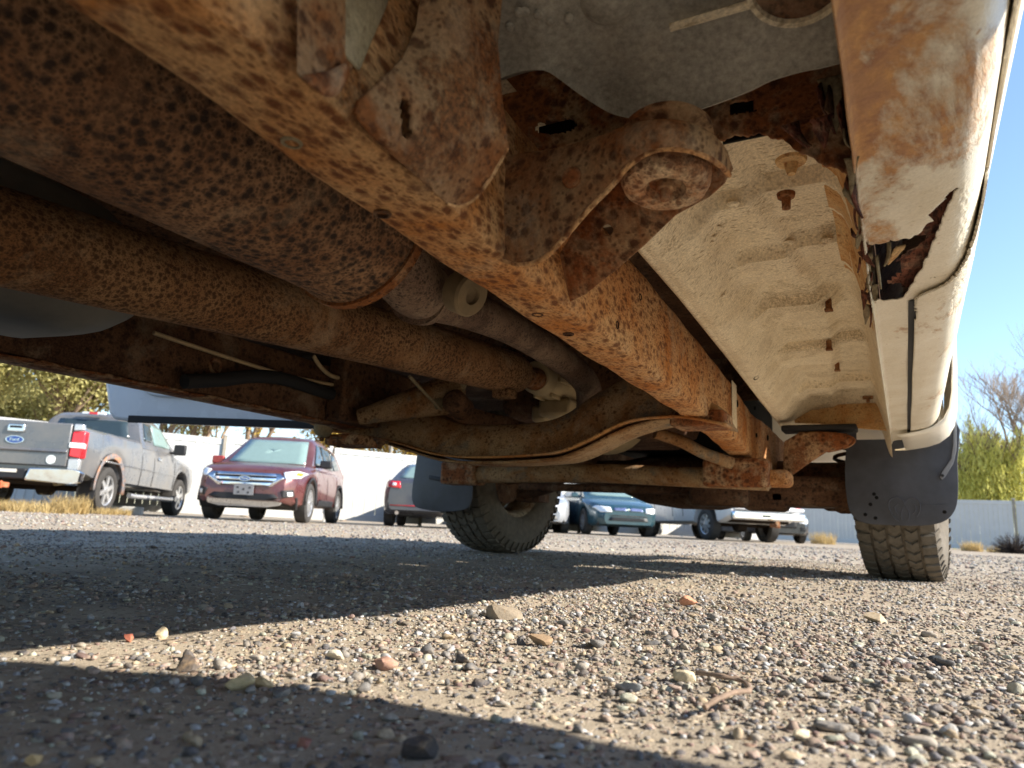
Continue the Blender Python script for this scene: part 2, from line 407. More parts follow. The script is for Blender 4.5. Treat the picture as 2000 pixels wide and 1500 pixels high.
# ================================================================ the rusty pickup overhead
TRK = empty('pickup_truck', (-.88, 1.3, 0), 0, 'white pickup truck with heavily rusted frame and rotted rocker seen from underneath', 'pickup truck')
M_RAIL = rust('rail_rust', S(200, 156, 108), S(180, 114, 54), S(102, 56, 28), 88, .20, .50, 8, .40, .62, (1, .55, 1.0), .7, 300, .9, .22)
M_RAILB = rust('rail_rust_orange', S(178, 132, 82), S(164, 100, 48), S(104, 60, 34), 60, .18, .40, 7, .40, .62, (1.3, .6, 1), .5, 300, .85, .02)
M_BRK = rust('bracket_rust', S(152, 122, 90), S(130, 80, 42), S(72, 42, 24), 65, .20, .40, 9, .40, .56, (1, 1, 1), .6, 280, .9, .12, S(118, 108, 94))
M_BRK2 = rust('bracket_rust_red', S(172, 140, 106), S(134, 80, 44), S(76, 44, 26), 60, .24, .46, 13, .40, .54, (1, 1, 1), .6, 260, .9, .1)
M_MUF = rust('muffler_rust', S(160, 126, 96), S(126, 90, 64), S(50, 40, 36), 96, .24, .60, 5, .40, .62, (1, 1, 1), .8, 240, .95, .12)
M_SHAFT = rust('driveshaft_rust', S(152, 118, 84), S(124, 86, 54), S(64, 42, 28), 140, .30, .54, 5, .40, .62, (1, 1, 1), .7, 420, .85, .1)
M_PIPE = rust('pipe_rust', S(136, 114, 96), S(108, 86, 72), S(54, 44, 40), 150, .2, .46, 9, .40, .62, (1, 1, 1), .7, 500, .8, .1)
M_XM = rust('crossmember_rust', S(160, 132, 98), S(138, 98, 60), S(84, 54, 32), 80, .18, .4, 10, .42, .62, (1, 1, 1), .5, 280, .85, .05, S(110, 104, 92))
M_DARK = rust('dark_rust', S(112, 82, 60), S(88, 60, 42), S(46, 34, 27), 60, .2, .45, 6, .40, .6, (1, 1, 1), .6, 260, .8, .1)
M_FLAKE = rust('flaking_rust', S(132, 82, 62), S(98, 58, 46), S(54, 34, 30), 60, .2, .5, 20, .40, .6, (2, .6, 1), .9, 200, .9, .15)
M_STEEL = rust('dusty_bare_steel', S(150, 138, 112), S(128, 116, 92), S(92, 70, 46), 60, .1, .22, 8, .4, .6, (1, 1, 1), .25, 260, .6, -.05)
M_TAN = rust('dusty_floor_paint', S(226, 213, 186), S(216, 200, 170), S(158, 140, 112), 62, .16, .32, 9, .42, .66, (1, 2.2, 1), .16, 300, .8, .02)
M_TANR = rust('dusty_floor_paint_rusting', S(206, 174, 128), S(192, 142, 86), S(140, 86, 44), 75, .14, .32, 12, .40, .62, (1, 1.6, 1), .35, 300, .8, .06)
M_GREY = rust('grey_primer_panel', S(168, 163, 152), S(154, 149, 138), S(120, 104, 82), 40, .04, .10, 5, .4, .66, (1, 1, 1), .04, 160, .6, -.1)
M_RUB = plain('black_rubber', S(40, 40, 42), .75, 0, .4, 0, .2, 14)
M_FLAP = plain('mud_flap_rubber', S(62, 63, 68), .55, 0, .5, 0, .45, 7)
M_TYRE = plain('tyre_rubber', S(98, 91, 81), .88, 0, .25, 0, .3, 40)
M_PLAST = plain('tank_plastic', S(110, 108, 102), .55, 0, .45, 0, .35, 7)
M_LINE = plain('brake_line', S(190, 168, 132), .6, 0, .4, 0, .2, 30)
M_CAST = plain('cast_aluminium', S(176, 158, 124), .6, .15, .4, 0, .25, 14)
M_BLACK = plain('black_void', (.012, .011, .01), .95, 0, .1)  # near black; at openings it stands in for the shade inside
def paint_rust():
    t = NT('white_paint_rusting'); c = t.co(); c2 = t.co((1, .45, 1))
    sep = t.n('ShaderNodeSeparateXYZ'); t.l(c, sep.inputs[0])
    n = t.noise(c2, 9, 10, .70, .5); nf = t.noise(c, 300, 3, .7); n3 = t.noise(c, 60, 4, .65)
    # the rot is at the rear end of the rocker and along its inner seam (object space: truck centre at 0.88 / 1.3)
    rear = t.ramp(t.math('MULTIPLY', t.math('ADD', sep.outputs[1], 1.3), 1.0), [(.55, 1.), (1.05, .12)])
    side = t.ramp(t.math('ADD', sep.outputs[0], -.83), [(.03, 1.), (.15, 0.)])
    amt = t.math('MULTIPLY', rear, side)
    amt2 = t.math('ADD', n, t.math('ADD', t.math('MULTIPLY', amt, .27), -.19))
    dirt = t.ramp(t.noise(c, 14, 6, .65), [(.35, 0.), (.75, .55)])
    col = t.mix(dirt, S(226, 219, 202), S(190, 172, 138))
    stain = t.ramp(amt2, [(.43, 0.), (.525, 1.)])
    rcol = t.mix(t.ramp(n3, [(.35, 0.), (.65, 1.)]), S(196, 140, 74), S(150, 92, 52))
    core = t.ramp(amt2, [(.56, 0.), (.60, .6)])
    col = t.mix(t.math('MULTIPLY', stain, .85), col, rcol); col = t.mix(core, col, S(168, 128, 100))
    sp = t.math('MULTIPLY', t.ramp(t.voro(t.warp(c, 70, .012), 75), [(.07, 1.), (.16, 0.)]), t.ramp(n3, [(.45, 0.), (.6, .8)]))
    col = t.mix(sp, col, S(164, 120, 74))
    col = t.mix(.5, col, t.ramp(nf, [(.25, .75), (.75, 1.2)]), 'MULTIPLY')
    t.bump(t.math('ADD', t.math('MULTIPLY', nf, .4), t.math('MULTIPLY', stain, t.math('ADD', .5, n3))), .6, .003)
    return t.fin(col, t.ramp(stain, [(0., .38), (1., .9)]), 0, .4)
M_PAINT = paint_rust()
M_WHITE = plain('dusty_white_paint', S(232, 226, 212), .35, 0, .5, .2, .08, 6)
_u = []
def T(mb, name, mat, parent=None, **k): return mb.build(name, mat, parent or TRK, **k)
def bolt(p, n, r=.011, h=.01, mat=None, parent=None, washer=True):
    m = MB(); n = Vector(n).normalized(); p = Vector(p)
    if washer: m.lathe([(0, 0), (0, r*1.7), (h*.25, r*1.7), (h*.25, 0)], p, n, 16)
    m.lathe([(h*.2, r), (h*.9, r), (h, r*.85), (h, 0)], p, n, 6)
    m.lathe([(h*.9, r*.5), (h*1.9, r*.5), (h*2, 0)], p, n, 10)
    return T(m, 'bolt', mat or M_BRK2, parent, smooth=30)
def plate(outer, holes, thick, name, mat, parent=None, bevel=.0015, smooth=30, fn=None):
    """flat or gently folded sheet cut to an outline, with real openings"""
    bm = bmesh.new(); es = []
    for loop in [outer]+list(holes):
        vs = [bm.verts.new(Vector(p)) for p in loop]
        es += [bm.edges.new((vs[i], vs[(i+1) % len(vs)])) for i in range(len(vs))]
    bmesh.ops.triangle_fill(bm, use_beauty=True, use_dissolve=False, edges=es)
    off = root_of(parent or TRK).location
    for v in bm.verts: v.co -= off
    bmesh.ops.recalc_face_normals(bm, faces=bm.faces)
    me = bpy.data.meshes.new(name); bm.to_mesh(me); bm.free(); me.materials.append(mat)
    for p in me.polygons: p.use_smooth = True
    me.set_sharp_from_angle(angle=rad(smooth))
    o = bpy.data.objects.new(name, me); COL.objects.link(o); o.parent = parent or TRK
    s = o.modifiers.new('solid', 'SOLIDIFY'); s.thickness = thick; s.offset = 0
    if bevel:
        b = o.modifiers.new('bevel', 'BEVEL'); b.width = bevel; b.segments = 2; b.limit_method = 'ANGLE'; b.angle_limit = rad(50)
    return o
def inpoly(x, y, poly):
    c = False; j = len(poly)-1
    for i in range(len(poly)):
        xi, yi = poly[i]; xj, yj = poly[j]
        if (yi > y) != (yj > y) and x < (xj-xi)*(y-yi)/(yj-yi)+xi: c = not c
        j = i
    return c
def pxs(pts, **k): return [P(x, y, **k) for x, y in pts]
def ell(cx, cy, a, b, ang=0, n=20, **k):
    ca, sa = math.cos(rad(ang)), math.sin(rad(ang))
    return [P(cx+a*math.cos(t)*ca-b*math.sin(t)*sa, cy+a*math.cos(t)*sa+b*math.sin(t)*ca, **k) for t in [2*math.pi*i/n for i in range(n)]]
def rough_edge(pts, amp, seed, sub=4):
    rs = random.Random(seed); out = []
    for a, b in zip(pts, pts[1:]):
        for i in range(sub):
            p = lerp(Vector(a), Vector(b), i/sub); out.append(p+Vector((rs.uniform(-amp, amp), rs.uniform(-amp, amp), rs.uniform(-amp, amp))) if (i or out) else p)
    out.append(Vector(pts[-1])); return out

# ---- frame rails
RZ = .376
R_IN = [(-1.5, -.36), (.0, -.362), (.17, -.366), (.45, -.388), (.9, -.406), (1.25, -.412), (1.5, -.418), (1.95, -.45), (2.5, -.50), (3.3, -.52), (4.1, -.52)]
R_OUT = [(-1.5, -.292), (.0, -.294), (.30, -.300), (.44, -.309), (.57, -.324), (.85, -.335), (1.25, -.35), (1.5, -.36), (1.95, -.381), (2.5, -.43), (3.3, -.45), (4.1, -.45)]
R_H = [(-1.5, .17), (1.2, .15), (2.0, .14), (2.6, .15), (4.1, .15)]
def rail(mirror, name, mat):
    ys = [-1.5, -.8, -.3] + [i*.05 for i in range(0, 64)] + [3.3, 3.7, 4.1]
    rings = []
    for y in ys:
        a, b, h = interp(y, R_IN), interp(y, R_OUT), interp(y, R_H)
        zb = RZ + (.02*sstep(2.3, 2.9, y)) + .0015*math.sin(y*31)
        r = .010; sec = [(a, zb+r), (a+r*.3, zb+r*.3), (a+r, zb), (b-r, zb), (b-r*.3, zb+r*.3), (b, zb+r), (b, zb+h-r), (b-r*.3, zb+h-r*.3), (b-r, zb+h), (a+r, zb+h), (a+r*.3, zb+h-r*.3), (a, zb+h-r)]
        if mirror: sec = [(-1.745-x, z) for x, z in sec]
        rings.append([(x, y, z) for x, z in sec])
    m = MB(); m.loft(rings); return T(m, name, mat, smooth=40)
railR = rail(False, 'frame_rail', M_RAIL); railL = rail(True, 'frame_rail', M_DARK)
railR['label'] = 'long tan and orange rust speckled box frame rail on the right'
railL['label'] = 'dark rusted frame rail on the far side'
HS = .952
for (px, py, z) in [(570, 277, 'b'), (747, 417, 'b'), (1050, 613, 'b'), (1110, 652, 'b')]:
    p = P(px, py, Z=RZ); n = Vector((0, 0, -1)); m = MB(); m.lathe([(0, .0078), (.0016, .0072), (.0018, .0052), (-.004, .005), (-.0042, 0)], p, n, 18); T(m, 'drain_hole_disc', M_DARK if px != 570 else M_STEEL, railR)
for (px, py, r) in [(1250, 580, .005), (1205, 635, .005), (1440, 788, .009), (1478, 850, .007), (1500, 855, .010), (1475, 797, .006)]:
    yy = P(px, py, X=-.35).y; p = P(px, py, X=interp(yy, R_OUT)); p = P(px, py, X=interp(p.y, R_OUT)); m = MB()
    m.lathe([(-.002, r*1.15), (.0012, r*1.1), (.0012, r*.95), (-.003, r*.9), (-.003, 0)], p, (1, 0, 0), 14); T(m, 'bolt_hole_black', M_BLACK, railR)  # black ring and disc paint the dark of a hole; rail is uncut
# label sticker patch on the rail
yA, yB = P(1415, 745, X=-.37).y, P(1428, 745, X=-.37).y
m = MB(); rows = []
for zz in (.395, .43, .47, .5, .522): rows.append([(interp(y, R_OUT)+.0018, y, zz) for y in (1.86, 1.90, 1.94)])
m.grid(rows); T(m, 'paint_mark', M_TAN, railR)

# ---- rear body mount outrigger on the right rail with its rubber bushing
BM = P(1300, 348, Z=.437)
def arc_pts(c, r, a0, a1, n): return [(c[0]+r*math.cos(rad(lerp(a0, a1, i/n))), c[1]+r*math.sin(rad(lerp(a0, a1, i/n)))) for i in range(n+1)]
near_px = [(976, 505, .555), (990, 514, .56), (1040, 512, .56), (1082, 488, .556), (1130, 430, .55), (1180, 382, .545), (1208, 348, .54), (1236, 318, .53), (1262, 296, .522), (1290, 290, .52)]
top_px = [(1000, 302, .545), (1060, 300, .55), (1110, 292, .545), (1160, 275, .53), (1200, 258, .515), (1250, 240, .50), (1300, 236, .495), (1350, 245, .50), (1390, 270, .512), (1418, 305, .53), (1428, 335, .545)]
# near side sheet: from the rail corner up to the arch, drawn as quads between lower and upper outline
lowA = [P(976, 505, Y=.566), P(1015, 516, Y=.566), P(1060, 505, Y=.562), P(1100, 466, Y=.556), P(1150, 408, Y=.548), P(1195, 362, Y=.54), P(1225, 326, Y=.532), P(1262, 300, Y=.524), P(1300, 290, Y=.522), P(1345, 294, Y=.532), P(1385, 308, Y=.552), P(1410, 326, Y=.58), P(1424, 342, Y=.63)]
upA = [P(985, 310, Y=.556), P(1025, 302, Y=.558), P(1065, 297, Y=.556), P(1105, 289, Y=.552), P(1150, 276, Y=.544), P(1190, 262, Y=.535), P(1225, 248, Y=.526), P(1262, 240, Y=.518), P(1300, 237, Y=.517), P(1345, 243, Y=.528), P(1385, 262, Y=.550), P(1414, 294, Y=.58), P(1428, 332, Y=.63)]
lowS = smooth_path(lowA, 4); upS = smooth_path(upA, 4)
m = MB(); rows = []
for k in range(7):
    t = k/6
    rows.append([lerp(a, b, t) + Vector((0, -.006*math.sin(math.pi*t), 0)) for a, b in zip(lowS, upS)])
m.grid(rows); near_plate = T(m, 'body_mount_bracket', M_BRK, solid=.004, bevel=.001, smooth=50)
near_plate['label'] = 'triangular rusted body mount bracket with arched end'
# upper sheet of the bracket bending back over the bushing
m = MB(); rows = [upS]
for k in range(1, 6):
    t = k/5; rows.append([p + Vector((0, .13*t, .020*math.sin(t*1.5)))*(1-sstep(.60, .98, i_/(len(upS)-1))) for i_, p in enumerate(upS)])
m.grid(rows); T(m, 'bracket_top', M_BRK, near_plate, solid=.004, smooth=50)
m = MB(); m.tube(lowS, .0026, 8); T(m, 'bracket_lip', M_RAIL, near_plate, smooth=60)
m = MB(); m.tube(smooth_path([P(x, y, X=X_) for x, y, X_ in ((990, 290, -.259), (958, 347, -.269), (925, 389, -.283), (895, 402, -.292), (872, 396, -.295))], 4), .0018, 6); LIPM = m
# far side sheet
far_o = [P(1092, 500, Y=.70), P(1100, 588, Y=.735), P(1112, 590, Y=.735), P(1145, 574, Y=.728), P(1200, 530, Y=.715), P(1260, 478, Y=.70), P(1320, 420, Y=.68), P(1385, 385, Y=.66), P(1415, 358, Y=.65), P(1428, 330, Y=.64), P(1380, 300, Y=.64), P(1300, 330, Y=.65), P(1220, 350, Y=.66), P(1150, 400, Y=.68)]
plate(far_o, [[P(1187+11*math.cos(a), 449+11*math.sin(a), Y=.69) for a in [2*math.pi*i/14 for i in range(14)]]], .004, 'bracket_side', M_BRK2, near_plate)
m = MB(); m.lathe([(0, .010), (.003, .009), (.0035, .004), (.003, 0)], P(1118, 347, Y=.541), (.0, -1, -.1), 18); T(m, 'weld_plug', M_BRK2, near_plate)
# round rubber-and-steel bushing
bush = MB(); ax = Vector((0, -.12, -1)).normalized(); bc = BM+Vector((0, 0, 0))
bush.lathe([(-.022, .024), (-.020, .033), (-.012, .0390), (-.006, .0400), (.004, .0395), (.0105, .0365), (.0135, .031), (.014, .023), (.012, .0185), (.006, .017), (.004, .015), (.0045, 0)], bc, ax, 40)
bo = T(bush, 'body_mount_bushing', rust('bushing_rust', S(218, 190, 154), S(180, 130, 92), S(104, 64, 44), 120, .22, .44, 26, .36, .58, (1, 1, 1), .8, 400, .8, .1), near_plate); bo['label'] = 'round rusted rubber bushing with a bolt in its middle'
bolt(bc+ax*.003, ax, .0085, .010, M_BRK2, near_plate)
ring = MB(); ring.lathe([(-.054, 0), (-.054, .036), (-.050, .040), (-.042, .041), (-.040, .034), (-.036, .026), (-.02, .026)], bc, ax, 36); T(ring, 'bushing_cup', M_BRK2, near_plate)

# ---- large hanger bracket at the upper left of the mount
H = []  # rows run from the flange edge over the fold to the right edge
for pts, xs in [
    ([(826, -60), (868, -60), (925, -60), (980, -60)], (-.283, -.270, -.262, -.258)),
    ([(822, 0), (865, 0), (920, 0), (976, 0)], (-.284, -.270, -.262, -.258)),
    ([(814, 55), (858, 70), (915, 80), (968, 88)], (-.286, -.271, -.262, -.258)),
    ([(782, 122), (850, 150), (912, 165), (976, 190)], (-.288, -.272, -.263, -.258)),
    ([(740, 160), (845, 210), (918, 235), (990, 290)], (-.290, -.274, -.265, -.260)),
    ([(700, 195), (850, 290), (905, 310), (958, 346)], (-.292, -.280, -.274, -.270)),
    ([(692, 222), (862, 350), (895, 365), (925, 388)], (-.293, -.288, -.286, -.284)),
    ([(735, 268), (868, 394), (880, 398), (895, 401)], (-.296, -.296, -.295, -.293))]:
    H.append([P(x, y, X=X_) for (x, y), X_ in zip(pts, xs)])
rows = []
for a, b in zip(H, H[1:]):
    for k in range(3): rows.append([lerp(p, q, k/3) for p, q in zip(a, b)])
rows.append(H[-1])
rows2 = []
for r in rows:
    o = []
    for p, q in zip(r, r[1:]):
        for k in range(6): o.append(lerp(p, q, k/6))
    o.append(r[-1]); rows2.append(o)
def in_slot(i, k):
    c = (rows2[i][k]+rows2[i+1][k+1])*.5; x, y = PX(c); return (max(abs(x-789-(y-232)*.06), 0)/11)**2+(max(abs(y-232)-24, 0)/15)**2 > 1
m = MB(); fine_rows = []
for a, b in zip(rows2, rows2[1:]):
    for k in range(4): fine_rows.append([lerp(p, q, k/4) for p, q in zip(a, b)])
fine_rows.append(rows2[-1]); f2 = []
for r in fine_rows:
    o = []
    for p, q in zip(r, r[1:]): o += [lerp(p, q, k/4) for k in range(4)]
    o.append(r[-1]); f2.append(o)
rows2 = f2
m.grid(rows2, in_slot); hang = T(m, 'spring_hanger_bracket', M_BRK, solid=.005, bevel=0, smooth=50)
T(LIPM, 'bracket_lip', M_RAIL, hang, smooth=60); hang['label'] = 'tall folded hanger bracket with an oval slot'
# back leg of that bracket, and the narrow gusset left of it
m = MB(); q = [P(692, 218, X=-.293), P(742, 158, X=-.290), P(784, 120, X=-.288), P(818, 50, X=-.286), P(830, -40, X=-.283)]
m.grid([q, [p+Vector((.002, .030, .02)) for p in q], [p+Vector((-.012, .055, .035)) for p in q]]); T(m, 'bracket_flange', M_BRK, hang, solid=.004)
def xpts(l, X_): return [P(x, y, X=X_) for x, y in l]
m = MB(); m.prism(xpts([(585, -60), (578, 0), (577, 142), (590, 160), (640, 132), (655, 95), (655, -60)], -.284), (-.012, .03, .012)); T(m, 'gusset', M_BRK, hang, bevel=.002)
m = MB(); m.prism(xpts([(657, -60), (657, 95), (680, 118), (700, 70), (740, -20), (745, -60)], -.290), (-.008, .02, .006)); T(m, 'gusset', M_STEEL, hang, bevel=.002)
m = MB(); m.prism(xpts([(578, 146), (642, 136), (678, 118), (672, 160), (655, 186), (632, 188)], -.281), (-.012, .014, .01)); T(m, 'gusset_foot', M_BRK2, hang, bevel=.003)

# ---- body floor above: primer panel, cross sill, floor pan
def panel_grid(lower, upper, n=6, bulge=0.0):
    rows = []
    for k in range(n+1):
        t = k/n; rows.append([lerp(Vector(a), Vector(b), t)+Vector((0, 0, bulge*math.sin(math.pi*t))) for a, b in zip(lower, upper)])
    return rows
gl = [(930, 150, .545), (975, 135, .55), (1015, 122, .55), (1058, 120, .545), (1090, 138, .545), (1130, 168, .54), (1180, 200, .535), (1210, 211, .53), (1245, 216, .525), (1290, 213, .525), (1340, 204, .525), (1400, 184, .525), (1460, 160, .525), (1500, 140, .53), (1560, 122, .53), (1600, 114, .53), (1640, 104, .53)]
low = smooth_path([P(x, y, Z=z) for x, y, z in gl], 3)
up = smooth_path([P(900+(x-930)*1.08, -160-(x-930)*.03, Z=.585+(.02 if 1290 < x < 1330 else 0)) for x, y, z in gl], 3)
m = MB(); rows = panel_grid(low, up, 10, .004); rim = [p+Vector((0, .004, -.006)) for p in low]; rim2 = [p+Vector((0, .02, .004)) for p in low]
m.grid([rim2, rim]+rows); gp = T(m, 'cab_floor_panel', M_GREY, solid=.0016, smooth=60); gp['label'] = 'grey primed floor panel with a curled lower edge'
m = MB()
a, b = P(1308, 50, Z=.5475), P(1480, 0, Z=.5565)
m.tube([lerp(a, b, i/8)+Vector((0, 0, -.002)) for i in range(9)], .005, 8, flat=.5); T(m, 'seam_sealer', M_TAN, gp)
m = MB(); m.lathe([(-.004, .024), (.004, .022), (.009, .015), (.011, 0)], P(1185, 0, Z=.568), (0, -.25, -1), 28); T(m, 'rubber_plug', M_GREY, gp)
cR = P(1560, -42, Z=.553); m = MB(); m.lathe([(0, .034), (.004, .036), (.005, .0395), (0, .041)], cR, (0, -.3, -1), 36, True); T(m, 'grommet_ring', M_TAN, gp)
m = MB(); m.lathe([(.001, .034), (.0005, 0)], cR, (0, -.3, -1), 30); T(m, 'grommet', M_DARK, gp)
rs = random.Random(4)
for i in range(9):
    m = MB(); c = P(rs.uniform(985, 1150), rs.uniform(15, 115), Z=.5595); m.lathe([(-.002, .0045), (.001, .0035), (.0016, .0016), (.0017, 0)], c, (0, -.3, -1), 10); T(m, 'weld_dimple', M_GREY, gp)
# crossing sill with an oval and a square opening
topS = [(930, 120, .655), (1060, 92, .66), (1200, 150, .668), (1300, 160, .672), (1460, 115, .68), (1600, 75, .685), (1662, 65, .69)]
botS = [(930, 340, .655), (1040, 352, .66), (1150, 332, .668), (1250, 302, .68), (1320, 287, .69), (1388, 278, .695), (1430, 268, .70), (1480, 262, .70), (1525, 272, .70), (1560, 296, .70), (1610, 322, .70), (1662, 340, .70)]
srows = []; rr_ = random.Random(2)
for k in range(45):
    t = k/44; row = []
    for q in range(141):
        x = lerp(930, 1660, q/140); ty = interp(x, [(a, b) for a, b, c in topS]); by = interp(x, [(a, b) for a, b, c in botS]) + 2.5*math.sin(x*.13)+1.5*math.sin(x*.41)
        ya = interp(x, [(a, c) for a, b, c in topS]); yb = interp(x, [(a, c) for a, b, c in botS])
        row.append(P(x, lerp(by, ty, t), Y=lerp(yb, ya, t) - .006*math.exp(-(((x-1085)/62)**2+((lerp(by, ty, t)-248)/28)**2)) + .004*math.sin(x*.03)))
    srows.append(row)
def keep_sill(i, k):
    x, y = PX((srows[i][k]+srows[i+1][k+1])*.5); return ((x-1085)/43)**2+((y-248+(x-1085)*.08)/16)**2 > 1 and not inpoly(x, y, [(1423, 202), (1470, 196), (1476, 218), (1428, 225)])
m = MB(); m.grid(srows, keep_sill); sill = T(m, 'cross_sill', M_BRK2, solid=.004, smooth=50)
sill['label'] = 'rusted cross sill with an oval and a square hole'
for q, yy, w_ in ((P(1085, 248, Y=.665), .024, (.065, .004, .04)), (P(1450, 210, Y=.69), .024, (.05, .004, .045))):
    m = MB(); m.box(q+Vector((0, yy, 0)), w_); T(m, 'sill_shade_plate', M_BLACK, sill)  # black plate behind each opening stands in for the shade within
# floor pan
LIP = [(.6, -.285), (1.1, -.292), (1.5, -.305), (2.0, -.325), (2.7, -.35)]
def pan_z(x, y):
    l = interp(y, LIP); u = (x-l)/(-.024-l)
    z = .500 + .085*sstep(.03, .34, u)
    z -= .115*sstep(.88, 1.0, u)
    for yc, w, x0, x1 in [(.98, .045, -.24, -.05), (1.2, .05, -.22, -.04), (1.46, .05, -.24, -.10), (1.85, .08, -.24, -.06), (2.3, .06, -.26, -.05)]:
        z -= .021*(sstep(yc-w-.008, yc-w, y)-sstep(yc+w, yc+w+.008, y))*(sstep(x0-.02, x0+.01, x)-sstep(x1-.01, x1+.02, x))
    z += .016*(sstep(-.16, -.13, x+.03*math.sin(y*3))-sstep(-.07, -.05, x))
    z -= .07*sstep(2.42, 2.62, y)*sstep(.02, .3, u)
    return z
ysf = [.70+.0055*i for i in range(352)]; nx = 60
rows = [[(lerp(interp(y, LIP), -.024, k/nx), y, pan_z(lerp(interp(y, LIP), -.024, k/nx), y)) for k in range(nx+1)] for y in ysf]
m = MB(); m.grid(rows); 
lipr = [[(interp(y, LIP)+.0001, y, .5002), (interp(y, LIP)-.006, y, .4975), (interp(y, LIP)-.012, y, .500), (interp(y, LIP)-.014, y, .51), (interp(y, LIP)-.006, y, .53), (interp(y, LIP)+.01, y, .60)] for y in ysf]; m.grid(lipr)
pan = T(m, 'floor_pan', M_TAN, smooth=60); pan['label'] = 'beige dusty floor pan with pressed steps'
rows = [[(x, y, pan_z(x, y)-.0015-.001*math.sin(9*y)) for x in [-.070+.0055*k for k in range(9)]] for y in [.71+.02*i+.004*math.sin(i) for i in range(32)]]
m = MB(); m.grid(rows); T(m, 'rusting_edge', M_TANR, pan, smooth=60)
def pan_hit(px, py):
    z = .56
    for _ in range(8): p = P(px, py, Z=z); z = .5*z+.5*pan_z(p.x, p.y)
    return P(px, py, Z=z)
for px, py in [(1618, 587), (1619, 667), (1635, 710)]:
    c = pan_hit(px, py); m = MB(); m.box(c+Vector((0, 0, -.008)), (.011, .012, .02)); m.box(c+Vector((0, 0, -.019)), (.015, .016, .004)); T(m, 'clip_stud', M_BRK, pan, bevel=.001)
c = pan_hit(1535, 378); m = MB(); m.lathe([(0, .012), (.006, .011), (.007, .006), (.022, .0055), (.024, 0)], c, (0, 0, -1), 14); T(m, 'stud', M_BRK2, pan)
c = pan_hit(1545, 312); m = MB(); m.lathe([(-.002, .020), (.004, .018), (.006, .009), (.010, .008), (.02, .005), (.02, 0)], c, (0, 0, -1), 20); T(m, 'stud_plate', M_TANR, pan)
c = pan_hit(1695, 773); m = MB(); m.box(c+Vector((0, 0, -.006)), (.03, .008, .01)); m.box(c+Vector((0, 0, -.013)), (.01, .01, .016)); T(m, 'clip_stud', M_BRK, pan)
for px, py, a, b in [(1477, 738, .005, .013)]:
    c = pan_hit(px, py); m = MB(); m.lathe([(.0, 1.15), (.15, 1.), (-.2, .95), (-.2, 0)], (0, 0, 0), (.75, 0, -1), 20); ax = Vector((.75, 0, -1)).normalized()
    m.v = [tuple(c+Vector((v[0]*a*1.3, v[1]*b, v[2]*a*1.3))) for v in m.v]; T(m, 'drain_hole_disc', M_BLACK, pan)  # black oval disc on the uncut pan, painted as a hole's shade
for px, py in [(1400, 448), (1432, 400), (1390, 468), (1540, 475), (1615, 470), (1410, 580), (1490, 575), (1510, 560), (1565, 640)]:
    c = pan_hit(px, py); m = MB(); m.lathe([(-.001, .009), (.0018, .006), (.0022, .003), (.0006, .0015), (.0004, 0)], c, (0, 0, -1), 14); T(m, 'weld_dimple', M_TAN, pan)
# front end flange of the pan
fo = [P(1552, 803, Y=2.52), P(1600, 800, Y=2.52), P(1640, 790, Y=2.52), P(1700, 787, Y=2.52), P(1738, 790, Y=2.52), P(1745, 842, Y=2.50), P(1690, 838, Y=2.50), P(1600, 828, Y=2.50), P(1552, 826, Y=2.50)]
plate(fo, [], .006, 'pan_flange', M_TANR, pan, bevel=.002)
# cab floor over everything else, with a raised tunnel for the shaft and exhaust
prof = [(-1.78, .60), (-1.45, .60), (-1.30, .60), (-1.15, .62), (-1.08, .72), (-.66, .76), (-.56, .76), (-.34, .76), (-.27, .76)]
m = MB(); m.grid([[(x, y, z) for x, z in prof] for y in (-1.6, -.5, 0, .5, 1., 1.5, 2., 2.6)]); T(m, 'tunnel_floor', M_DARK, smooth=50)
m = MB(); m.grid([[(x, y, .62) for x in (-.56, -.45, -.37)] for y in (.45, .7, .9, 1.05)]); T(m, 'floor_edge', M_TAN)
m = MB(); m.grid([[(x, y, z) for x, z in [(-.30, .75), (-.1, .75), (.06, .75)]] for y in (-1.6, -.5, 0, .45, .80)]); T(m, 'rear_floor', M_GREY, smooth=50)
m = MB(); m.grid([[(x, y, z) for x in (-1.78, -.9, .02)] for y, z in ((2.6, .60), (2.64, .75), (2.66, 1.1))]); T(m, 'firewall', M_DARK)

# ---- rocker panel, torn open by rust, cladding and door edge
PROF = [(-.0235, .4300), (-.0200, .4420), (-.012, .4450), (.004, .4465), (.024, .4490), (.046, .4525), (.063, .4580), (.074, .4680), (.082, .4820), (.088, .5010), (.0945, .5280), (.101, .5570), (.108, .5870), (.111, .6020)]
def prof_at(s):
    s *= len(PROF)-1; i = min(int(s), len(PROF)-2); t = s-i
    p0 = PROF[max(i-1, 0)]; p1 = PROF[i]; p2 = PROF[i+1]; p3 = PROF[min(i+2, len(PROF)-1)]
    f = lambda a, b, c, d: .5*((2*b)+(-a+c)*t+(2*a-5*b+4*c-d)*t*t+(-a+3*b-3*c+d)*t**3)
    return f(p0[0], p1[0], p2[0], p3[0]), f(p0[1], p1[1], p2[1], p3[1])
TEAR = [(1868, 364), (1858, 372), (1846, 380), (1838, 396), (1826, 408), (1810, 420), (1826, 428), (1806, 438), (1800, 452), (1776, 464), (1740, 470), (1704, 478), (1690, 470), (1693, 520), (1700, 560), (1702, 590), (1716, 588), (1742, 584), (1764, 580), (1772, 568), (1784, 552), (1796, 530), (1808, 506), (1815, 486), (1826, 464), (1834, 440), (1848, 408), (1858, 388), (1872, 366)]
NS = 120
def RISE(y): return .034*(1-sstep(.35, 1.05, y))
ysr = sorted(set([round(.12+.03*i, 4) for i in range(82)] + [round(.66+.0026*i, 4) for i in range(170)]))
rs = random.Random(11)
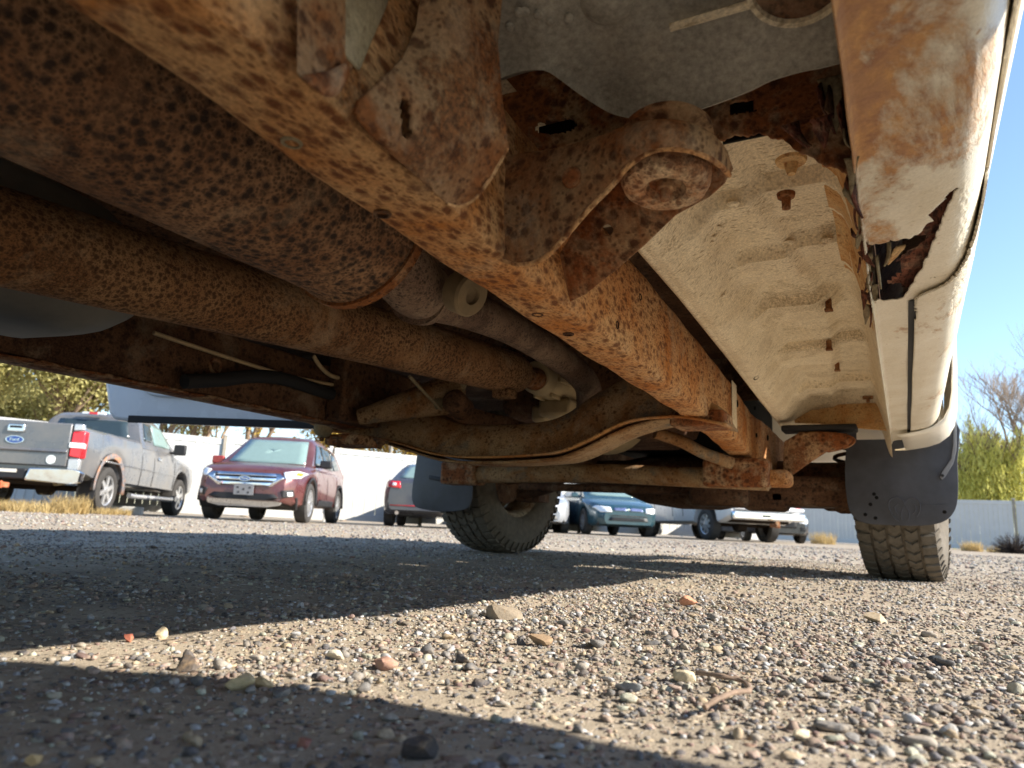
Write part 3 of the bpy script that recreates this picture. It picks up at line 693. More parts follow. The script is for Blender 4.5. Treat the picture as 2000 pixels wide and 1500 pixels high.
def seam_jag(y): return .006*max(0, math.sin(y*37)+math.sin(y*91+1)+math.sin(y*173))*.35 + (.012*rs.random()*(1 if .5 < y < 1.15 else .35))
rrows = []
for y in ysr:
    j = seam_jag(y); r = []
    for k in range(NS+1):
        x, z = prof_at(k/NS); w = 1-min(1, k/10)
        z += RISE(y) + j*w*.8 + .0012*math.sin(y*13+x*60); x += .014*max(0, (x-.03)/.08)*(y-.5)/2; q = PX((x, y, z)); jt = 1 if (1680 < q[0] < 1890 and 350 < q[1] < 610 and k > 7) else 0
        r.append(Vector((x+jt*rs.uniform(-.0007, .0007), y+jt*rs.uniform(-.0009, .0009), z)))
    rrows.append(r)
jag = random.Random(5)
def keep(i, k):
    c = (rrows[i][k]+rrows[i+1][k+1])*.5; x, y = PX(c); return not inpoly(x, y, TEAR)
rg_ = random.Random(31); TJ = []
for (x0, y0), (x1, y1) in zip(TEAR, TEAR[1:]+TEAR[:1]):
    n_ = max(1, int(math.hypot(x1-x0, y1-y0)/7))
    for q in range(n_): TJ.append((lerp(x0, x1, q/n_)+rg_.gauss(0, 1.6), lerp(y0, y1, q/n_)+rg_.gauss(0, 1.6)))
TEAR = TJ
km = {}
for i in range(len(rrows)-1):
    for k in range(NS): km[i, k] = keep(i, k)
def near_edge(x, y):
    best = None
    for (x0, y0), (x1, y1) in zip(TEAR, TEAR[1:]+TEAR[:1]):
        dx_, dy_ = x1-x0, y1-y0; t = max(0, min(1, ((x-x0)*dx_+(y-y0)*dy_)/(dx_*dx_+dy_*dy_+1e-9))); qx, qy = x0+t*dx_, y0+t*dy_; d = (qx-x)**2+(qy-y)**2
        if best is None or d < best[0]: best = (d, qx, qy)
    return best[1], best[2]
moves = {}
for i in range(1, len(rrows)-1):
    for k in range(1, NS):
        f4 = [km[i-1, k-1], km[i-1, k], km[i, k-1], km[i, k]]
        if any(f4) and not all(f4):
            p = rrows[i][k]; x, y = PX(p); qx, qy = near_edge(x, y); ea = rrows[i+1][k]-p; eb = rrows[i][k+1]-p; ax_, ay_ = PX(p+ea); bx_, by_ = PX(p+eb); ax_ -= x; ay_ -= y; bx_ -= x; by_ -= y
            det = ax_*by_-ay_*bx_
            if abs(det) > 1e-6:
                u = ((qx-x)*by_-(qy-y)*bx_)/det; v = (ax_*(qy-y)-ay_*(qx-x))/det
                if abs(u) < 3 and abs(v) < 3: moves[i, k] = p+ea*u+eb*v
for (i, k), p in moves.items(): rrows[i][k] = p
def keep(i, k): return km[i, k]
m = MB(); m.grid(rrows, keep); rock = T(m, 'rocker_panel', M_PAINT, solid=.0016, smooth=50); rock['label'] = 'white rocker panel rusted through with a ragged tear'
# rusted inner skin seen through the tear
m = MB(); rows = []
for y in [.62+.012*i for i in range(48)]:
    r = []
    for k in range(30):
        x, z = prof_at(.22+.62*k/29); u = k/29
        d = .005+.014*(1-u)**1.4 + .002*math.sin(y*90+k); r.append((x-.3*d, y, z+d+RISE(y)))
    rows.append(r)
kp = random.Random(8)
m.grid(rows, lambda i, k: k > 3+2*math.sin(i*.35)+1.5*math.sin(i*.9)); T(m, 'inner_skin', M_FLAKE, rock, smooth=50)
m = MB(); m.grid([[(-.018, y, .48), (-.016, y, .55), (.02, y, .60), (.10, y, .615)] for y in (.2, .8, 1.4, 2.5)]); T(m, 'inner_sill', M_DARK, rock)
fl = random.Random(21)
def shard(p, d, l, w, mat, parent):
    p = Vector(p); d = Vector(d).normalized(); side = d.cross(Vector((fl.uniform(-1, 1), fl.uniform(-1, 1), fl.uniform(-.3, .3)))).normalized(); n = 5
    a, b = [], []; bend = Vector((fl.uniform(-.3, .3), fl.uniform(-.3, .3), fl.uniform(-.2, .2)))*l
    for i in range(n+1):
        t = i/n; c = p+d*l*t+bend*t*t; ww = w*(1-t**1.5)*fl.uniform(.7, 1.15)+.0006; a.append(c-side*ww*.5); b.append(c+side*ww*.5)
    m = MB(); m.grid([a, b]); return T(m, 'rust_flake', mat, parent, solid=.0018, smooth=50)
for i in range(22):
    y = .66+.46*i/22+fl.uniform(-.01, .01); x = -.026+fl.uniform(-.010, .006)
    shard((x, y, .458+fl.uniform(-.008, .010)), (fl.uniform(-.25, .25), fl.uniform(.2, 1.3), fl.uniform(-.9, -.15)), fl.uniform(.015, .035), fl.uniform(.007, .016), M_FLAKE if i % 3 else M_STEEL, rock)
for (px, py, px2, py2, w, mt) in [(1600, 165, 1640, 330, .030, M_FLAKE), (1622, 150, 1650, 300, .022, M_STEEL), (1640, 200, 1652, 335, .016, M_FLAKE), (1615, 190, 1655, 260, .025, M_DARK), (1648, 260, 1668, 310, .012, M_STEEL), (1735, 470, 1745, 530, .014, M_STEEL), (1712, 500, 1722, 580, .008, M_STEEL), (1760, 480, 1735, 515, .014, M_TANR)]:
    a, b = P(px, py, Y=.66 if px < 1700 else .9), P(px2, py2, Y=.72 if px < 1700 else .93); fl.seed(px); shard(a, b-a, (b-a).length, w, mt, rock)
fl.seed(77)
for i in range(16):
    y = .64+.02*i; x0 = -.05+fl.uniform(-.03, .01)
    if i < 3: shard((x0, .64+.012*i, .50+fl.uniform(-.01, .02)), (fl.uniform(-.1, .6), fl.uniform(.2, .6), fl.uniform(-1, -.3)), fl.uniform(.015, .03), fl.uniform(.012, .028), M_DARK if i % 2 else M_FLAKE, sill)
# cladding: raised outer cover over the front part of the rocker
CL = [(1783, 578), (1800, 566), (1826, 556), (1846, 545), (1862, 528), (1880, 496), (1893, 455), (1906, 400), (1922, 330), (1955, 110), (1975, -60), (2100, -60), (2100, 900), (1700, 900), (1776, 838)]
def off_prof(i, k, d):
    a = rrows[i][max(k-1, 0)]; b = rrows[i][min(k+1, NS)]; t = (b-a).normalized(); nrm = Vector((t.z, 0, -t.x)); return rrows[i][k]+nrm*d
m = MB(); crow = [[off_prof(i, k, .001+.005*(1-sstep(.62, .84, k/NS))) for k in range(NS+1)] for i in range(len(ysr))]
def keepc(i, k):
    x, y = PX((rrows[i][k]+rrows[i+1][k+1])*.5); return inpoly(x, y, CL) and rrows[i][k].x > .0265 and rrows[i][k].z < .575
m.grid(crow, keepc); cl = T(m, 'rocker_cladding', M_PAINT, rock, solid=.003, smooth=50); 
m = MB(); m.grid([[(.0195, y, .4462), (.0300, y, .4472)] for y in [1.06+.05*i for i in range(29)]]); T(m, 'slot_shade_strip', M_RUB, rock)  # dark strip standing in for the shade down the cladding slot
# front door skin (right) above, with its lower edge gap
DP = [(.104, .618), (.115, .613), (.121, .63), (.135, .70), (.148, .80), (.152, .92), (.145, 1.05), (.13, 1.16)]
def dx(y): return .012*(y-.5)/2
m = MB(); m.grid([[(x+dx(y), y, z) for x, z in DP] for y in (-.02, .3, .6, .9, 1.16)]); door = T(m, 'door', M_WHITE, solid=.004, smooth=50)
m = MB(); m.grid([[(x+dx(y), y, z) for x, z in DP] for y in (1.172, 1.4, 1.7, 2.0, 2.3)]); d2 = T(m, 'door', M_WHITE, solid=.004, smooth=50)
for yy in (.35, 1.5):
    m = MB(); m.box((.162, yy, 1.03), (.03, .18, .035)); T(m, 'handle', M_WHITE, door if yy < 1 else d2, bevel=.008)
for dd, (y0, y1) in ((door, (-.02, 1.16)), (d2, (1.172, 2.36))):
    m = MB(); m.box((.143, (y0+y1)/2, .745), (.010, y1-y0-.02, .05)); T(m, 'side_moulding', plain('moulding_'+str(y0), S(150, 148, 142), .6), dd, bevel=.004)
# front fender end and flare behind the wheel
FP = [(.004, .4300), (.03, .4340), (.062, .4400), (.095, .4520), (.122, .4740), (.138, .505), (.147, .55), (.152, .62), (.156, .72), (.156, .85), (.148, 1.0), (.12, 1.08)]
frow = []
for y, dx in ((2.31, -.012), (2.36, 0.), (2.45, .004), (2.54, .006), (2.60, .012), (2.625, .014), (2.63, .004), (2.625, -.02)):
    frow.append([(x+dx, y + (.10 if z < .5 else .0)*0, z - (.006 if y > 2.4 else 0)) for x, z in FP])
m = MB(); m.grid(frow); fen = T(m, 'fender', M_WHITE, solid=.004, smooth=50)
m = MB(); m.grid([[(x+.012, y, z) for x, z in ((.152, .62), (.158, .75), (.156, .9), (.14, 1.05))] for y in (2.6, 2.62)]); T(m, 'fender_edge', M_WHITE, fen, solid=.003)
# whole-body shell above: cab, hood, bed (they shade the ground)
m = MB()
cabp = [(.095, .64), (.13, .9), (.115, 1.13), (-.10, 1.74), (-.2, 1.78), (-1.56, 1.78), (-1.66, 1.74), (-1.875, 1.13), (-1.89, .9), (-1.878, .64), (-1.7, .80), (-.06, .80)]
m.prism([(x, -.03, z) for x, z in cabp], (0, 2.10, 0)); cab = T(m, 'cab', M_WHITE, bevel=.03)
hoodp = [(2.07, .95), (2.07, 1.28), (2.6, 1.22), (3.5, 1.14), (4.05, 1.04), (4.12, .95), (4.12, .78), (2.66, .80), (2.62, .95)]
m = MB(); m.prism([(-1.87, y, z) for y, z in hoodp], (1.98, 0, 0)); T(m, 'hood', M_WHITE, bevel=.04)
m = MB(); m.prism([(-1.90, 4.02, .50), (-1.90, 4.24, .50), (-1.90, 4.27, .60), (-1.90, 4.24, .76), (-1.90, 4.02, .78)], (2.04, 0, 0)); T(m, 'front_bumper', M_WHITE, bevel=.03)
for sx, o0 in ((1, .0), (-1, -1.76)):
    m = MB(); arc = [(o0+sx*.13, 3.15+.47*math.cos(rad(a)), .385+.47*math.sin(rad(a))) for a in range(10, 171, 10)]
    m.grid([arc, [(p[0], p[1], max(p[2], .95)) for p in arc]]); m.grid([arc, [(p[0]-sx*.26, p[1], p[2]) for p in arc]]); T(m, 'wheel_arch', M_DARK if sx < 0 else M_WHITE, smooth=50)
m = MB(); m.prism([(.12, -.06, .66), (.14, -.06, 1.2), (-1.9, -.06, 1.2), (-1.88, -.06, .66)], (0, -2.0, 0)); T(m, 'cargo_bed', M_WHITE, bevel=.03)
m = MB(); m.grid([[(x, y, z) for x, z in ((-1.738, .435), (-1.74, .445), (-1.79, .45), (-1.85, .47), (-1.875, .53), (-1.885, .62))] for y in (-.02, .6, 1.2, 1.8, 2.5)]); T(m, 'rocker_panel', M_WHITE, solid=.002)
# the left front door stands open: its inner lower edge hangs into view
ha, hb = Vector((-1.89, 2.28, 0)), P(215, 820, X=-2.72); hb.z = 0
dd = (hb-ha).normalized(); nn = Vector((dd.y, -dd.x, 0)); 
if nn.y > 0: nn = -nn
def dp(s, z, o=0.0): q = ha+dd*s+nn*o; return (q.x, q.y, z)
L = (hb-ha).length; zb = P(215, 822, X=-2.72).z
ol = [(.0, zb+.02), (L-.10, zb), (L-.02, zb+.005), (L, zb+.03), (L+.045, zb+.20), (L+.07, zb+.5), (L+.05, zb+.75), (.0, zb+.75)]
m = MB(); m.prism([dp(s, z, -.03) for s, z in ol], nn*.055); M_DOOR = plain('door_paint', S(206, 212, 222), .28, 0, .5, .3, .06, 5); ld = T(m, 'door', M_DOOR, bevel=.012); ld['label'] = 'open front door on the far side with black bottom seal'
m = MB(); m.prism([dp(s, z, .026) for s, z in [(.03, zb+.16), (L-.20, zb+.13), (L-.13, zb+.15), (L-.10, zb+.22), (L-.06, zb+.6), (.03, zb+.6)]], nn*.012); T(m, 'door_trim', M_RUB, ld, bevel=.005)
m = MB(); pth = [dp(s, z, .032) for s, z in [(.03, zb+.145), (L*.5, zb+.13), (L-.22, zb+.113), (L-.13, zb+.13), (L-.085, zb+.20), (L-.05, zb+.5)]]; m.tube(smooth_path(pth, 6), .011, 10); T(m, 'trim_bead', M_DOOR, ld)
m = MB(); m.prism([dp(s, z, .027) for s, z in [(.0, zb+.018), (L-.08, zb-.006), (L-.08, zb+.022), (.0, zb+.05)]], nn*.012); T(m, 'weatherstrip', M_RUB, ld, bevel=.003)

# ---- exhaust
MC = Vector((-.568, 0, .478)); ye = .62; sl = .02
m = MB(); pr = [(-1.15, 0), (-1.15, .06), (-1.08, .088), (-1.04, .0990), (-.02, .0990), (-.012, .101), (.0, .1035), (.006, .1035), (.010, .099), (.012, .088), (.03, .06), (.045, .045)]
axm = Vector((-.02, 1, .0)).normalized(); m.lathe(pr, MC+Vector((0, ye, 0)), axm, 64); muf = T(m, 'muffler', M_MUF, smooth=40); muf['label'] = 'big round muffler with blistered dark rust'
m = MB(); m.lathe([(-.004, .1025), (-.004, .1065), (.008, .1075), (.010, .104), (.008, .1015)], MC+Vector((0, ye, 0)), axm, 64, True); T(m, 'end_seam', M_BRK, muf)
pp = [MC+Vector((0, ye+.02, .01)), P(800, 548, Y=.76), P(828, 570, Y=.84)]
m = MB(); m.tube(smooth_path(pp, 6), .044, 24); T(m, 'tail_sleeve', M_PIPE, muf)
pp = [P(815, 575, Y=.80), P(860, 590, Y=.92), P(920, 608, Y=1.05), P(1000, 642, Y=1.25), P(1070, 684, Y=1.45), P(1122, 722, Y=1.60), P(1148, 756, Y=1.70), P(1150, 800, Y=1.79)]
m = MB(); m.tube(smooth_path(pp, 8), [.034]*(8*7+1), 24); pipe = T(m, 'exhaust_pipe', M_PIPE, smooth=60); pipe['label'] = 'bent exhaust pipe running forward from the muffler'
m = MB(); c = P(822, 574, Y=.82); m.lathe([(-.012, .036), (-.012, .047), (.012, .046), (.012, .036)], c, (P(900, 600, Y=.98)-c), 24, True); T(m, 'clamp', M_PIPE, pipe)
hg = P(908, 572, Y=.80); m = MB(); m.lathe([(-.016, 0), (-.016, .028), (-.012, .031), (.012, .031), (.016, .028), (.016, .013), (.010, .012), (.008, 0)], hg, (.97, -.12, -.45), 32); hgr = T(m, 'exhaust_hanger', plain('dusty_rubber', S(128, 112, 86), .8, var=.2, scale=40)); hgr['label'] = 'dusty rubber exhaust hanger'
m = MB(); m.tube([hg+Vector((.0, .02, .0)), hg+Vector((.01, .03, .05)), hg+Vector((.02, .04, .10))], .006, 10); T(m, 'hanger_rod', M_BRK, hgr)

# ---- driveshaft and gearbox tail
sa, sb = Vector((-.85, .0, .378)), Vector((-.85, 1.575, .505)); da = (sb-sa).normalized()
m = MB(); m.lathe([(-1.6, .05), (0, .0535), (1.50, .0535), (1.535, .053), (1.552, .050), (1.575, .046), (1.58, 0)], sa, da, 48); sh = T(m, 'driveshaft', M_SHAFT, smooth=40); sh['label'] = 'long brown rusted tubular driveshaft'
m = MB(); m.box(P(985, 770, X=-.84), (.05, .04, .02)); T(m, 'balance_weight', M_SHAFT, sh, bevel=.004)
m = MB(); m.lathe([(0, .028), (.03, .030), (.05, .024), (.08, .03), (.1, .03)], sb+da*.01, da, 20); T(m, 'yoke', M_BRK, sh)
gb = P(1045, 735, Y=1.68); dg = (P(1110, 765, Y=1.95)-gb).normalized()
m = MB(); m.lathe([(0, .02), (0, .040), (.012, .046), (.05, .047), (.055, .040), (.06, .043), (.20, .050), (.21, .056), (.23, .056), (.25, .07), (.4, .11), (.7, .16), (.7, 0)], gb, dg, 32); gx = T(m, 'gearbox_tail', M_CAST, smooth=35); gx['label'] = 'dusty aluminium gearbox tail housing'
for a in range(0, 360, 60):
    e = dg.cross(Vector((0, 0, 1))).normalized(); g2 = dg.cross(e); m = MB(); c = gb+dg*.13+(e*math.cos(rad(a))+g2*math.sin(rad(a)))*.049; m.box(c, (.008, .14, .012), dg.to_track_quat('Y', 'Z').to_matrix()); T(m, 'casting_rib', M_CAST, gx, bevel=.002)
m = MB(); m.lathe([(-.004, 0), (-.004, .022), (.006, .024), (.006, .0)], gb, dg, 20); T(m, 'output_seal', M_BRK, gx)
m = MB(); m.box(P(1095, 800, Y=1.86), (.10, .10, .05)); m.box(P(1060, 810, Y=1.9), (.05, .06, .05)); T(m, 'gearbox_mount', M_CAST, gx, bevel=.01)
m = MB(); m.box((-.86, 2.25, .60), (.46, .7, .30)); m.box((-.86, 2.5, .52), (.30, .5, .16)); eng = T(m, 'gearbox_case', M_DARK, bevel=.04)

# ---- gearbox crossmember with its dipped middle
YX = 1.55
bot = [(560, 800), (640, 838), (700, 850), (745, 858), (790, 868), (850, 886), (905, 893), (980, 893), (1060, 888), (1100, 882), (1150, 862), (1200, 836), (1240, 822), (1290, 816), (1340, 816), (1420, 830)]
top = [(540, 690), (640, 740), (700, 760), (760, 775), (810, 790), (855, 812), (905, 826), (980, 828), (1060, 822), (1105, 806), (1150, 775), (1200, 745), (1240, 730), (1290, 735), (1330, 760), (1400, 790)]
B = smooth_path([P(x, y, Y=YX) for x, y in bot], 5); Tt = smooth_path([P(x, y, Y=YX+.03) for x, y in top], 5)
m = MB(); r = []
for b, t in zip(B, Tt):
    r.append([b, lerp(b, t, .08)+Vector((0, .004, 0)), lerp(b, t, .5)+Vector((0, -.004, 0)), lerp(b, t, .92), t+Vector((0, .01, 0)), t+Vector((0, .10, 0)), b+Vector((0, .12, 0))])
m.loft(r); xm = T(m, 'gearbox_crossmember', M_XM, smooth=50); xm['label'] = 'wide dipped crossmember with rusted flange'
m = MB(); rows = [[b+Vector((0, -.018, .0015+dz)) for b in B] for dz in (0, .002)]; rows = [[b+Vector((0, -.020, -.001)) for b in B], [b+Vector((0, -.006, 0)) for b in B], [b+Vector((0, .05, 0)) for b in B]]
m.grid(rows); T(m, 'flange', M_RAILB, xm, solid=.005, smooth=50)
B2 = [b+Vector((0, .01, -.014*sstep(-1.32, -1.18, b.x)*(1-sstep(-.56, -.40, b.x)))) for b in B]
m = MB(); m.grid([[b+Vector((0, -.012, .002)) for b in B2], [b+Vector((0, .0, 0)) for b in B2], [b+Vector((0, .11, .004)) for b in B2]]); T(m, 'lower_flange', M_XM, xm, solid=.005, smooth=50)
for q, s_ in ((P(1370, 822, Y=1.60), (.12, .10, .035)), (P(690, 862, Y=1.5), (.12, .1, .03))):
    m = MB(); m.box(q, s_); T(m, 'crossmember_foot', M_BRK2, xm, bevel=.008)
for px, py in [(632, 838), (745, 852), (665, 850)]:
    bolt(P(px, py, Y=1.46)+Vector((0, 0, -.01)), (0, -.2, -1), .012, .012, M_DARK, xm)
m = MB(); m.lathe([(0, 0), (0, .026), (.014, .024), (.022, .014), (.024, 0)], P(632, 836, Y=1.44), (0, -.25, -1), 20); T(m, 'rubber_bump_stop', M_STEEL, xm)

# ---- left side: tank, brake lines, wiring, starter-like canister
m = MB(); rings = []
for i, y in enumerate([-.8, -.4, 0, .3, .5, .58, .64, .68, .70]):
    w = [.5, .5, .5, .5, .48, .44, .36, .24, .08][i]; cx, cz = -1.13, .475
    rings.append([(cx+.27*w*2*math.copysign(abs(math.cos(a))**.6, math.cos(a))*.62, y, cz+.105*min(1, w*2.2)*math.copysign(abs(math.sin(a))**.7, math.sin(a))) for a in [2*math.pi*k/32 for k in range(32)]])
m.loft(rings); tk = T(m, 'fuel_tank', M_PLAST, smooth=50); tk['label'] = 'grey plastic fuel tank with rounded end'
def tubep(pts, r, name, mat, parent=None, k=6):
    m = MB(); m.tube(smooth_path(pts, k), r, 10); return T(m, name, mat, parent, smooth=60)
tubep([P(300, 650, X=-1.30), P(420, 690, X=-1.30), P(520, 722, X=-1.30), P(580, 738, X=-1.31), P(680, 757, X=-1.31)], .0045, 'brake_line', M_LINE)
tubep([P(612, 695, X=-1.28), P(626, 716, X=-1.28), P(648, 734, X=-1.29), P(690, 744, X=-1.30)], .0055, 'brake_line', M_LINE)
tubep([P(360, 745, X=-1.30), P(430, 742, X=-1.30), P(500, 735, X=-1.30), P(560, 742, X=-1.30), P(640, 768, X=-1.31), P(700, 780, X=-1.31)], .016, 'wiring_loom', M_RUB)
tubep([P(800, 735, X=-1.0), P(830, 768, X=-1.02), P(862, 800, X=-1.04)], .004, 'cable', M_STEEL)
m = MB(); m.lathe([(0, .018), (.003, .017), (.003, .011), (-.004, .010), (-.004, 0)], P(420, 715, X=-1.337), (1, 0, 0), 20); T(m, 'rail_hole', M_BRK2, railL)
m = MB(); m.tube([P(0, 668, X=-1.3395), P(300, 740, X=-1.340), P(590, 806, X=-1.345)], .006, 8); 
m = MB(); rows = []
for y in [-.5+.06*i for i in range(40)]:
    xi = -1.745-interp(y, R_IN); rows.append([(xi+.004, y, RZ-.002+.002*math.sin(y*55)), (xi-.035, y, RZ-.004), (xi-.07, y, RZ-.003)])
m.grid(rows); T(m, 'bottom_flange', M_BRK2, railL, solid=.004, smooth=50)
ca, cb = P(700, 815, X=-1.25), P(848, 778, X=-1.08)
m = MB(); m.lathe([(0, .0), (0, .02), (.10, .034), (.22, .05), (.24, .05), (.25, .042), (.28, .04), (.29, .0)], ca, cb-ca, 28); cn = T(m, 'torsion_bar_sleeve', M_XM, smooth=35)
m = MB(); m.box(P(735, 780, X=-1.30), (.06, .34, .17)); T(m, 'rail_gusset', M_DARK, railL, bevel=.008)
tubep([P(850, 790, X=-1.05), P(890, 772, X=-1.02), P(905, 740, X=-1.0)], .014, 'hose', M_STEEL)
m = MB(); m.lathe([(0, .03), (.06, .032), (.07, .02), (.07, 0)], P(905, 800, X=-1.0), (.1, -.9, .2), 18); T(m, 'linkage', M_DARK)

# ---- front suspension under the nose
tubep([P(875, 928, Y=2.45), P(1000, 926, Y=2.42), P(1150, 924, Y=2.4), P(1300, 930, Y=2.38), P(1400, 934, Y=2.36), P(1500, 938, Y=2.34)], .034, 'front_crossmember', M_XM, k=4)
for q, s_ in ((P(905, 925, Y=2.44), (.16, .10, .09)), (P(1440, 925, Y=2.35), (.2, .1, .09))):
    m = MB(); m.box(q, s_); T(m, 'crossmember_bracket', M_BRK2, bevel=.012)
m = MB(); rg = []
for x, rr, dz in [(-1.62, .05, 0), (-1.5, .05, 0), (-1.35, .055, 0), (-1.15, .06, 0), (-1.1, .08, -.02), (-1.0, .11, -.03), (-.85, .12, -.04), (-.68, .12, -.04), (-.58, .11, -.03), (-.5, .08, -.02), (-.3, .07, -.02), (-.12, .05, 0)]:
    rg.append([(x, 3.12+rr*math.cos(a), .385+dz+rr*math.sin(a)*.95) for a in [2*math.pi*k/24 for k in range(24)]])
m.loft(rg); axl = T(m, 'front_axle', M_DARK, smooth=60); axl['label'] = 'dark rusted front axle with its round differential'
for sgn, x0 in ((1, -.16), (-1, -1.6)):
    m = MB(); m.tube(smooth_path([(x0, 3.05, .27), (x0-sgn*.2, 2.95, .30), (x0-sgn*.38, 2.72, .36)], 5), [.03]*11, 12, flat=.7); m.box((x0-sgn*.05, 3.08, .27), (.12, .12, .06)); T(m, 'control_arm', M_DARK, bevel=.006)
m = MB(); m.tube([(-1.5, 2.85, .30), (-.9, 2.86, .295), (-.25, 2.85, .30)], .017, 12); T(m, 'tie_rod', M_DARK)
for q, s_ in (((-.30, 2.95, .30), (.30, .22, .11)), ((-.19, 2.92, .255), (.07, .06, .06)), ((-.46, 2.9, .275), (.16, .12, .10)), ((-.62, 2.86, .285), (.22, .16, .10))):
    m = MB(); m.box(q, s_); T(m, 'lower_arm_bracket', M_DARK, bevel=.02)
for x in (-.18, -1.58):
    m = MB(); pts = [(x+.055*math.cos(i*.5), 3.12+.055*math.sin(i*.5), .42+.0045*i) for i in range(60)]; m.tube(pts, .008, 6); T(m, 'coil_spring', M_DARK)
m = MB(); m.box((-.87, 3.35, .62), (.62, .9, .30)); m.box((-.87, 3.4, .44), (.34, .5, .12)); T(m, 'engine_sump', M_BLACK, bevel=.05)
tubep([P(1280, 845, Y=2.05), P(1330, 862, Y=2.10), P(1375, 885, Y=2.15), P(1430, 905, Y=2.2)], .018, 'shock_absorber', M_XM)
# front body mount bracket on the right rail
fb = [P(1532, 862, Y=2.42), P(1560, 846, Y=2.42), P(1600, 845, Y=2.41), P(1645, 848, Y=2.40), P(1668, 858, Y=2.40), P(1655, 872, Y=2.40), P(1615, 882, Y=2.41), P(1580, 905, Y=2.43), P(1545, 930, Y=2.45), P(1530, 922, Y=2.45)]
bk = plate(fb, [], .02, 'front_body_mount', M_BRK2, bevel=.005)
m = MB(); m.grid([[p, p+Vector((0, .06, .006))] for p in smooth_path(fb[1:7], 3)]); T(m, 'bracket_rim', M_BRK2, bk, solid=.006, smooth=50)
m = MB(); m.box(P(1600, 838, Y=2.45), (.22, .08, .02)); T(m, 'mount_pad', M_RUB, bk, bevel=.006)
m = MB(); m.box(P(1500, 935, Y=2.40), (.14, .12, .05)); T(m, 'rail_shoe', M_RAIL, railR, bevel=.014)

# ---- wheels
def tread_wheel(name, c, steer, inner_sign):
    w = MB(); R0, W = .388, .25; c = Vector(c); ax = Vector((math.cos(steer), math.sin(steer), 0)); fwd = Vector((-math.sin(steer), math.cos(steer), 0))
    pr = [(-.095, .215), (-.112, .225), (-.124, .26), (-.128, .30), (-.124, .345), (-.112, .370), (-.095, .3785), (-.06, .381), (0, .382), (.06, .381), (.095, .3785), (.112, .370), (.124, .345), (.128, .30), (.124, .26), (.112, .225), (.095, .215)]
    w.lathe(pr, c, ax, 96); ty = w.build('tyre', M_TYRE, None, smooth=50)
    root = empty('wheel_tmp')
    def wp(a, th, r): return c+ax*a+(fwd*math.cos(th)+Vector((0, 0, 1))*math.sin(th))*r
    tb = MB(); N = 50
    for k in range(N):
        t0 = 2*math.pi*k/N
        for row, (a0, a1, zz, sh) in enumerate([(-.121, -.078, 0, 0), (-.068, -.030, .5, 1), (-.020, .020, 0, 1), (.030, .068, .5, 1), (.078, .121, 0, 0)]):
            ts = t0+zz*2*math.pi/N; d = 2*math.pi/N*.74; jz = (.16 if k % 2 else -.16)*2*math.pi/N*sh
            tw = 2*math.pi/N*.30*sh
            rt = lambda a: .3895-.9*max(0, abs(a)-.085)**2*6
            P8 = []
            for a, s0 in ((a0, 0), ((a0+a1)/2, .0015 if sh else 0), (a1, 0)):
                off = tw*(1 if a == (a0+a1)/2 else 0)
                P8.append((a+jz*.05, ts+off, ts+d+off))
            vs = []; 
            for a, u, v in P8: vs += [wp(a, u, .376), wp(a, v, .376), wp(a, u+.004, rt(a)), wp(a, v-.004, rt(a))]
            f = []
            for i in (0, 4): f += [(i+2, i+3, i+7, i+6), (i, i+2, i+6, i+4), (i+1, i+5, i+7, i+3)]
            f += [(0, 1, 3, 2), (8, 10, 11, 9)]
            tb.add(vs, f)
        for sgn in (-1, 1):                                  # shoulder lugs on the sidewall
            vs = [wp(sgn*.113, t0, .372), wp(sgn*.113, t0+.06, .372), wp(sgn*.1275, t0+.005, .338), wp(sgn*.1275, t0+.05, .338)]
            vs += [v+ax*sgn*.005 for v in vs]; tb.add(vs, [(0, 1, 3, 2), (4, 6, 7, 5), (0, 4, 5, 1), (2, 3, 7, 6), (0, 2, 6, 4), (1, 5, 7, 3)])
    bpy.data.objects.remove(root)
    whe = bpy.data.objects.new('wheel', None); COL.objects.link(whe); whe.parent = TRK
    off = TRK.location
    def put(o):
        for v in o.data.vertices: v.co -= off
        o.parent = whe; return o
    put(ty); put(tb.build('tread', M_TYRE, None, smooth=25))
    rm = MB(); s = -inner_sign
    rm.lathe([(-.10, .222), (-.09, .205), (-.02, .185), (.06, .190), (.09, .205), (.10, .222)], c, ax, 64)
    rm.lathe([(s*.045, .19), (s*.06, .15), (s*.05, .10), (s*.075, .06), (s*.08, 0)], c, ax, 48)
    put(rm.build('rim', rust('rim_'+name, S(176, 164, 142), S(120, 92, 66), S(70, 48, 34), 40, .1, .3, 12, .4, .6), None, smooth=40))
    dr = MB(); dr.lathe([(inner_sign*.0, .15), (inner_sign*.03, .15), (inner_sign*.035, .06), (inner_sign*.12, .05), (inner_sign*.12, 0)], c, ax, 40); put(dr.build('brake_rotor', M_DARK, None, smooth=40))
    return whe, c, ax, wp
whR, cRt, axR, wpR = tread_wheel('right', (0, 3.15, .384), rad(-6), -1); whR['label'] = 'right front wheel with worn all terrain tread'
whL, cLt, axL, wpL = tread_wheel('left', (-1.76, 3.15, .384), rad(-6), 1); whL['label'] = 'left front wheel showing its inner sidewall'
for xx in (0.0, -1.76):
    m = MB(); m.lathe([(-.10, .0), (-.10, .21), (-.124, .26), (-.124, .345), (-.1, .38), (.1, .38), (.124, .345), (.124, .26), (.10, .21), (.10, .0)], (xx, -.62, .384), (1, 0, 0), 48); T(m, 'rear_tyre', M_TYRE)

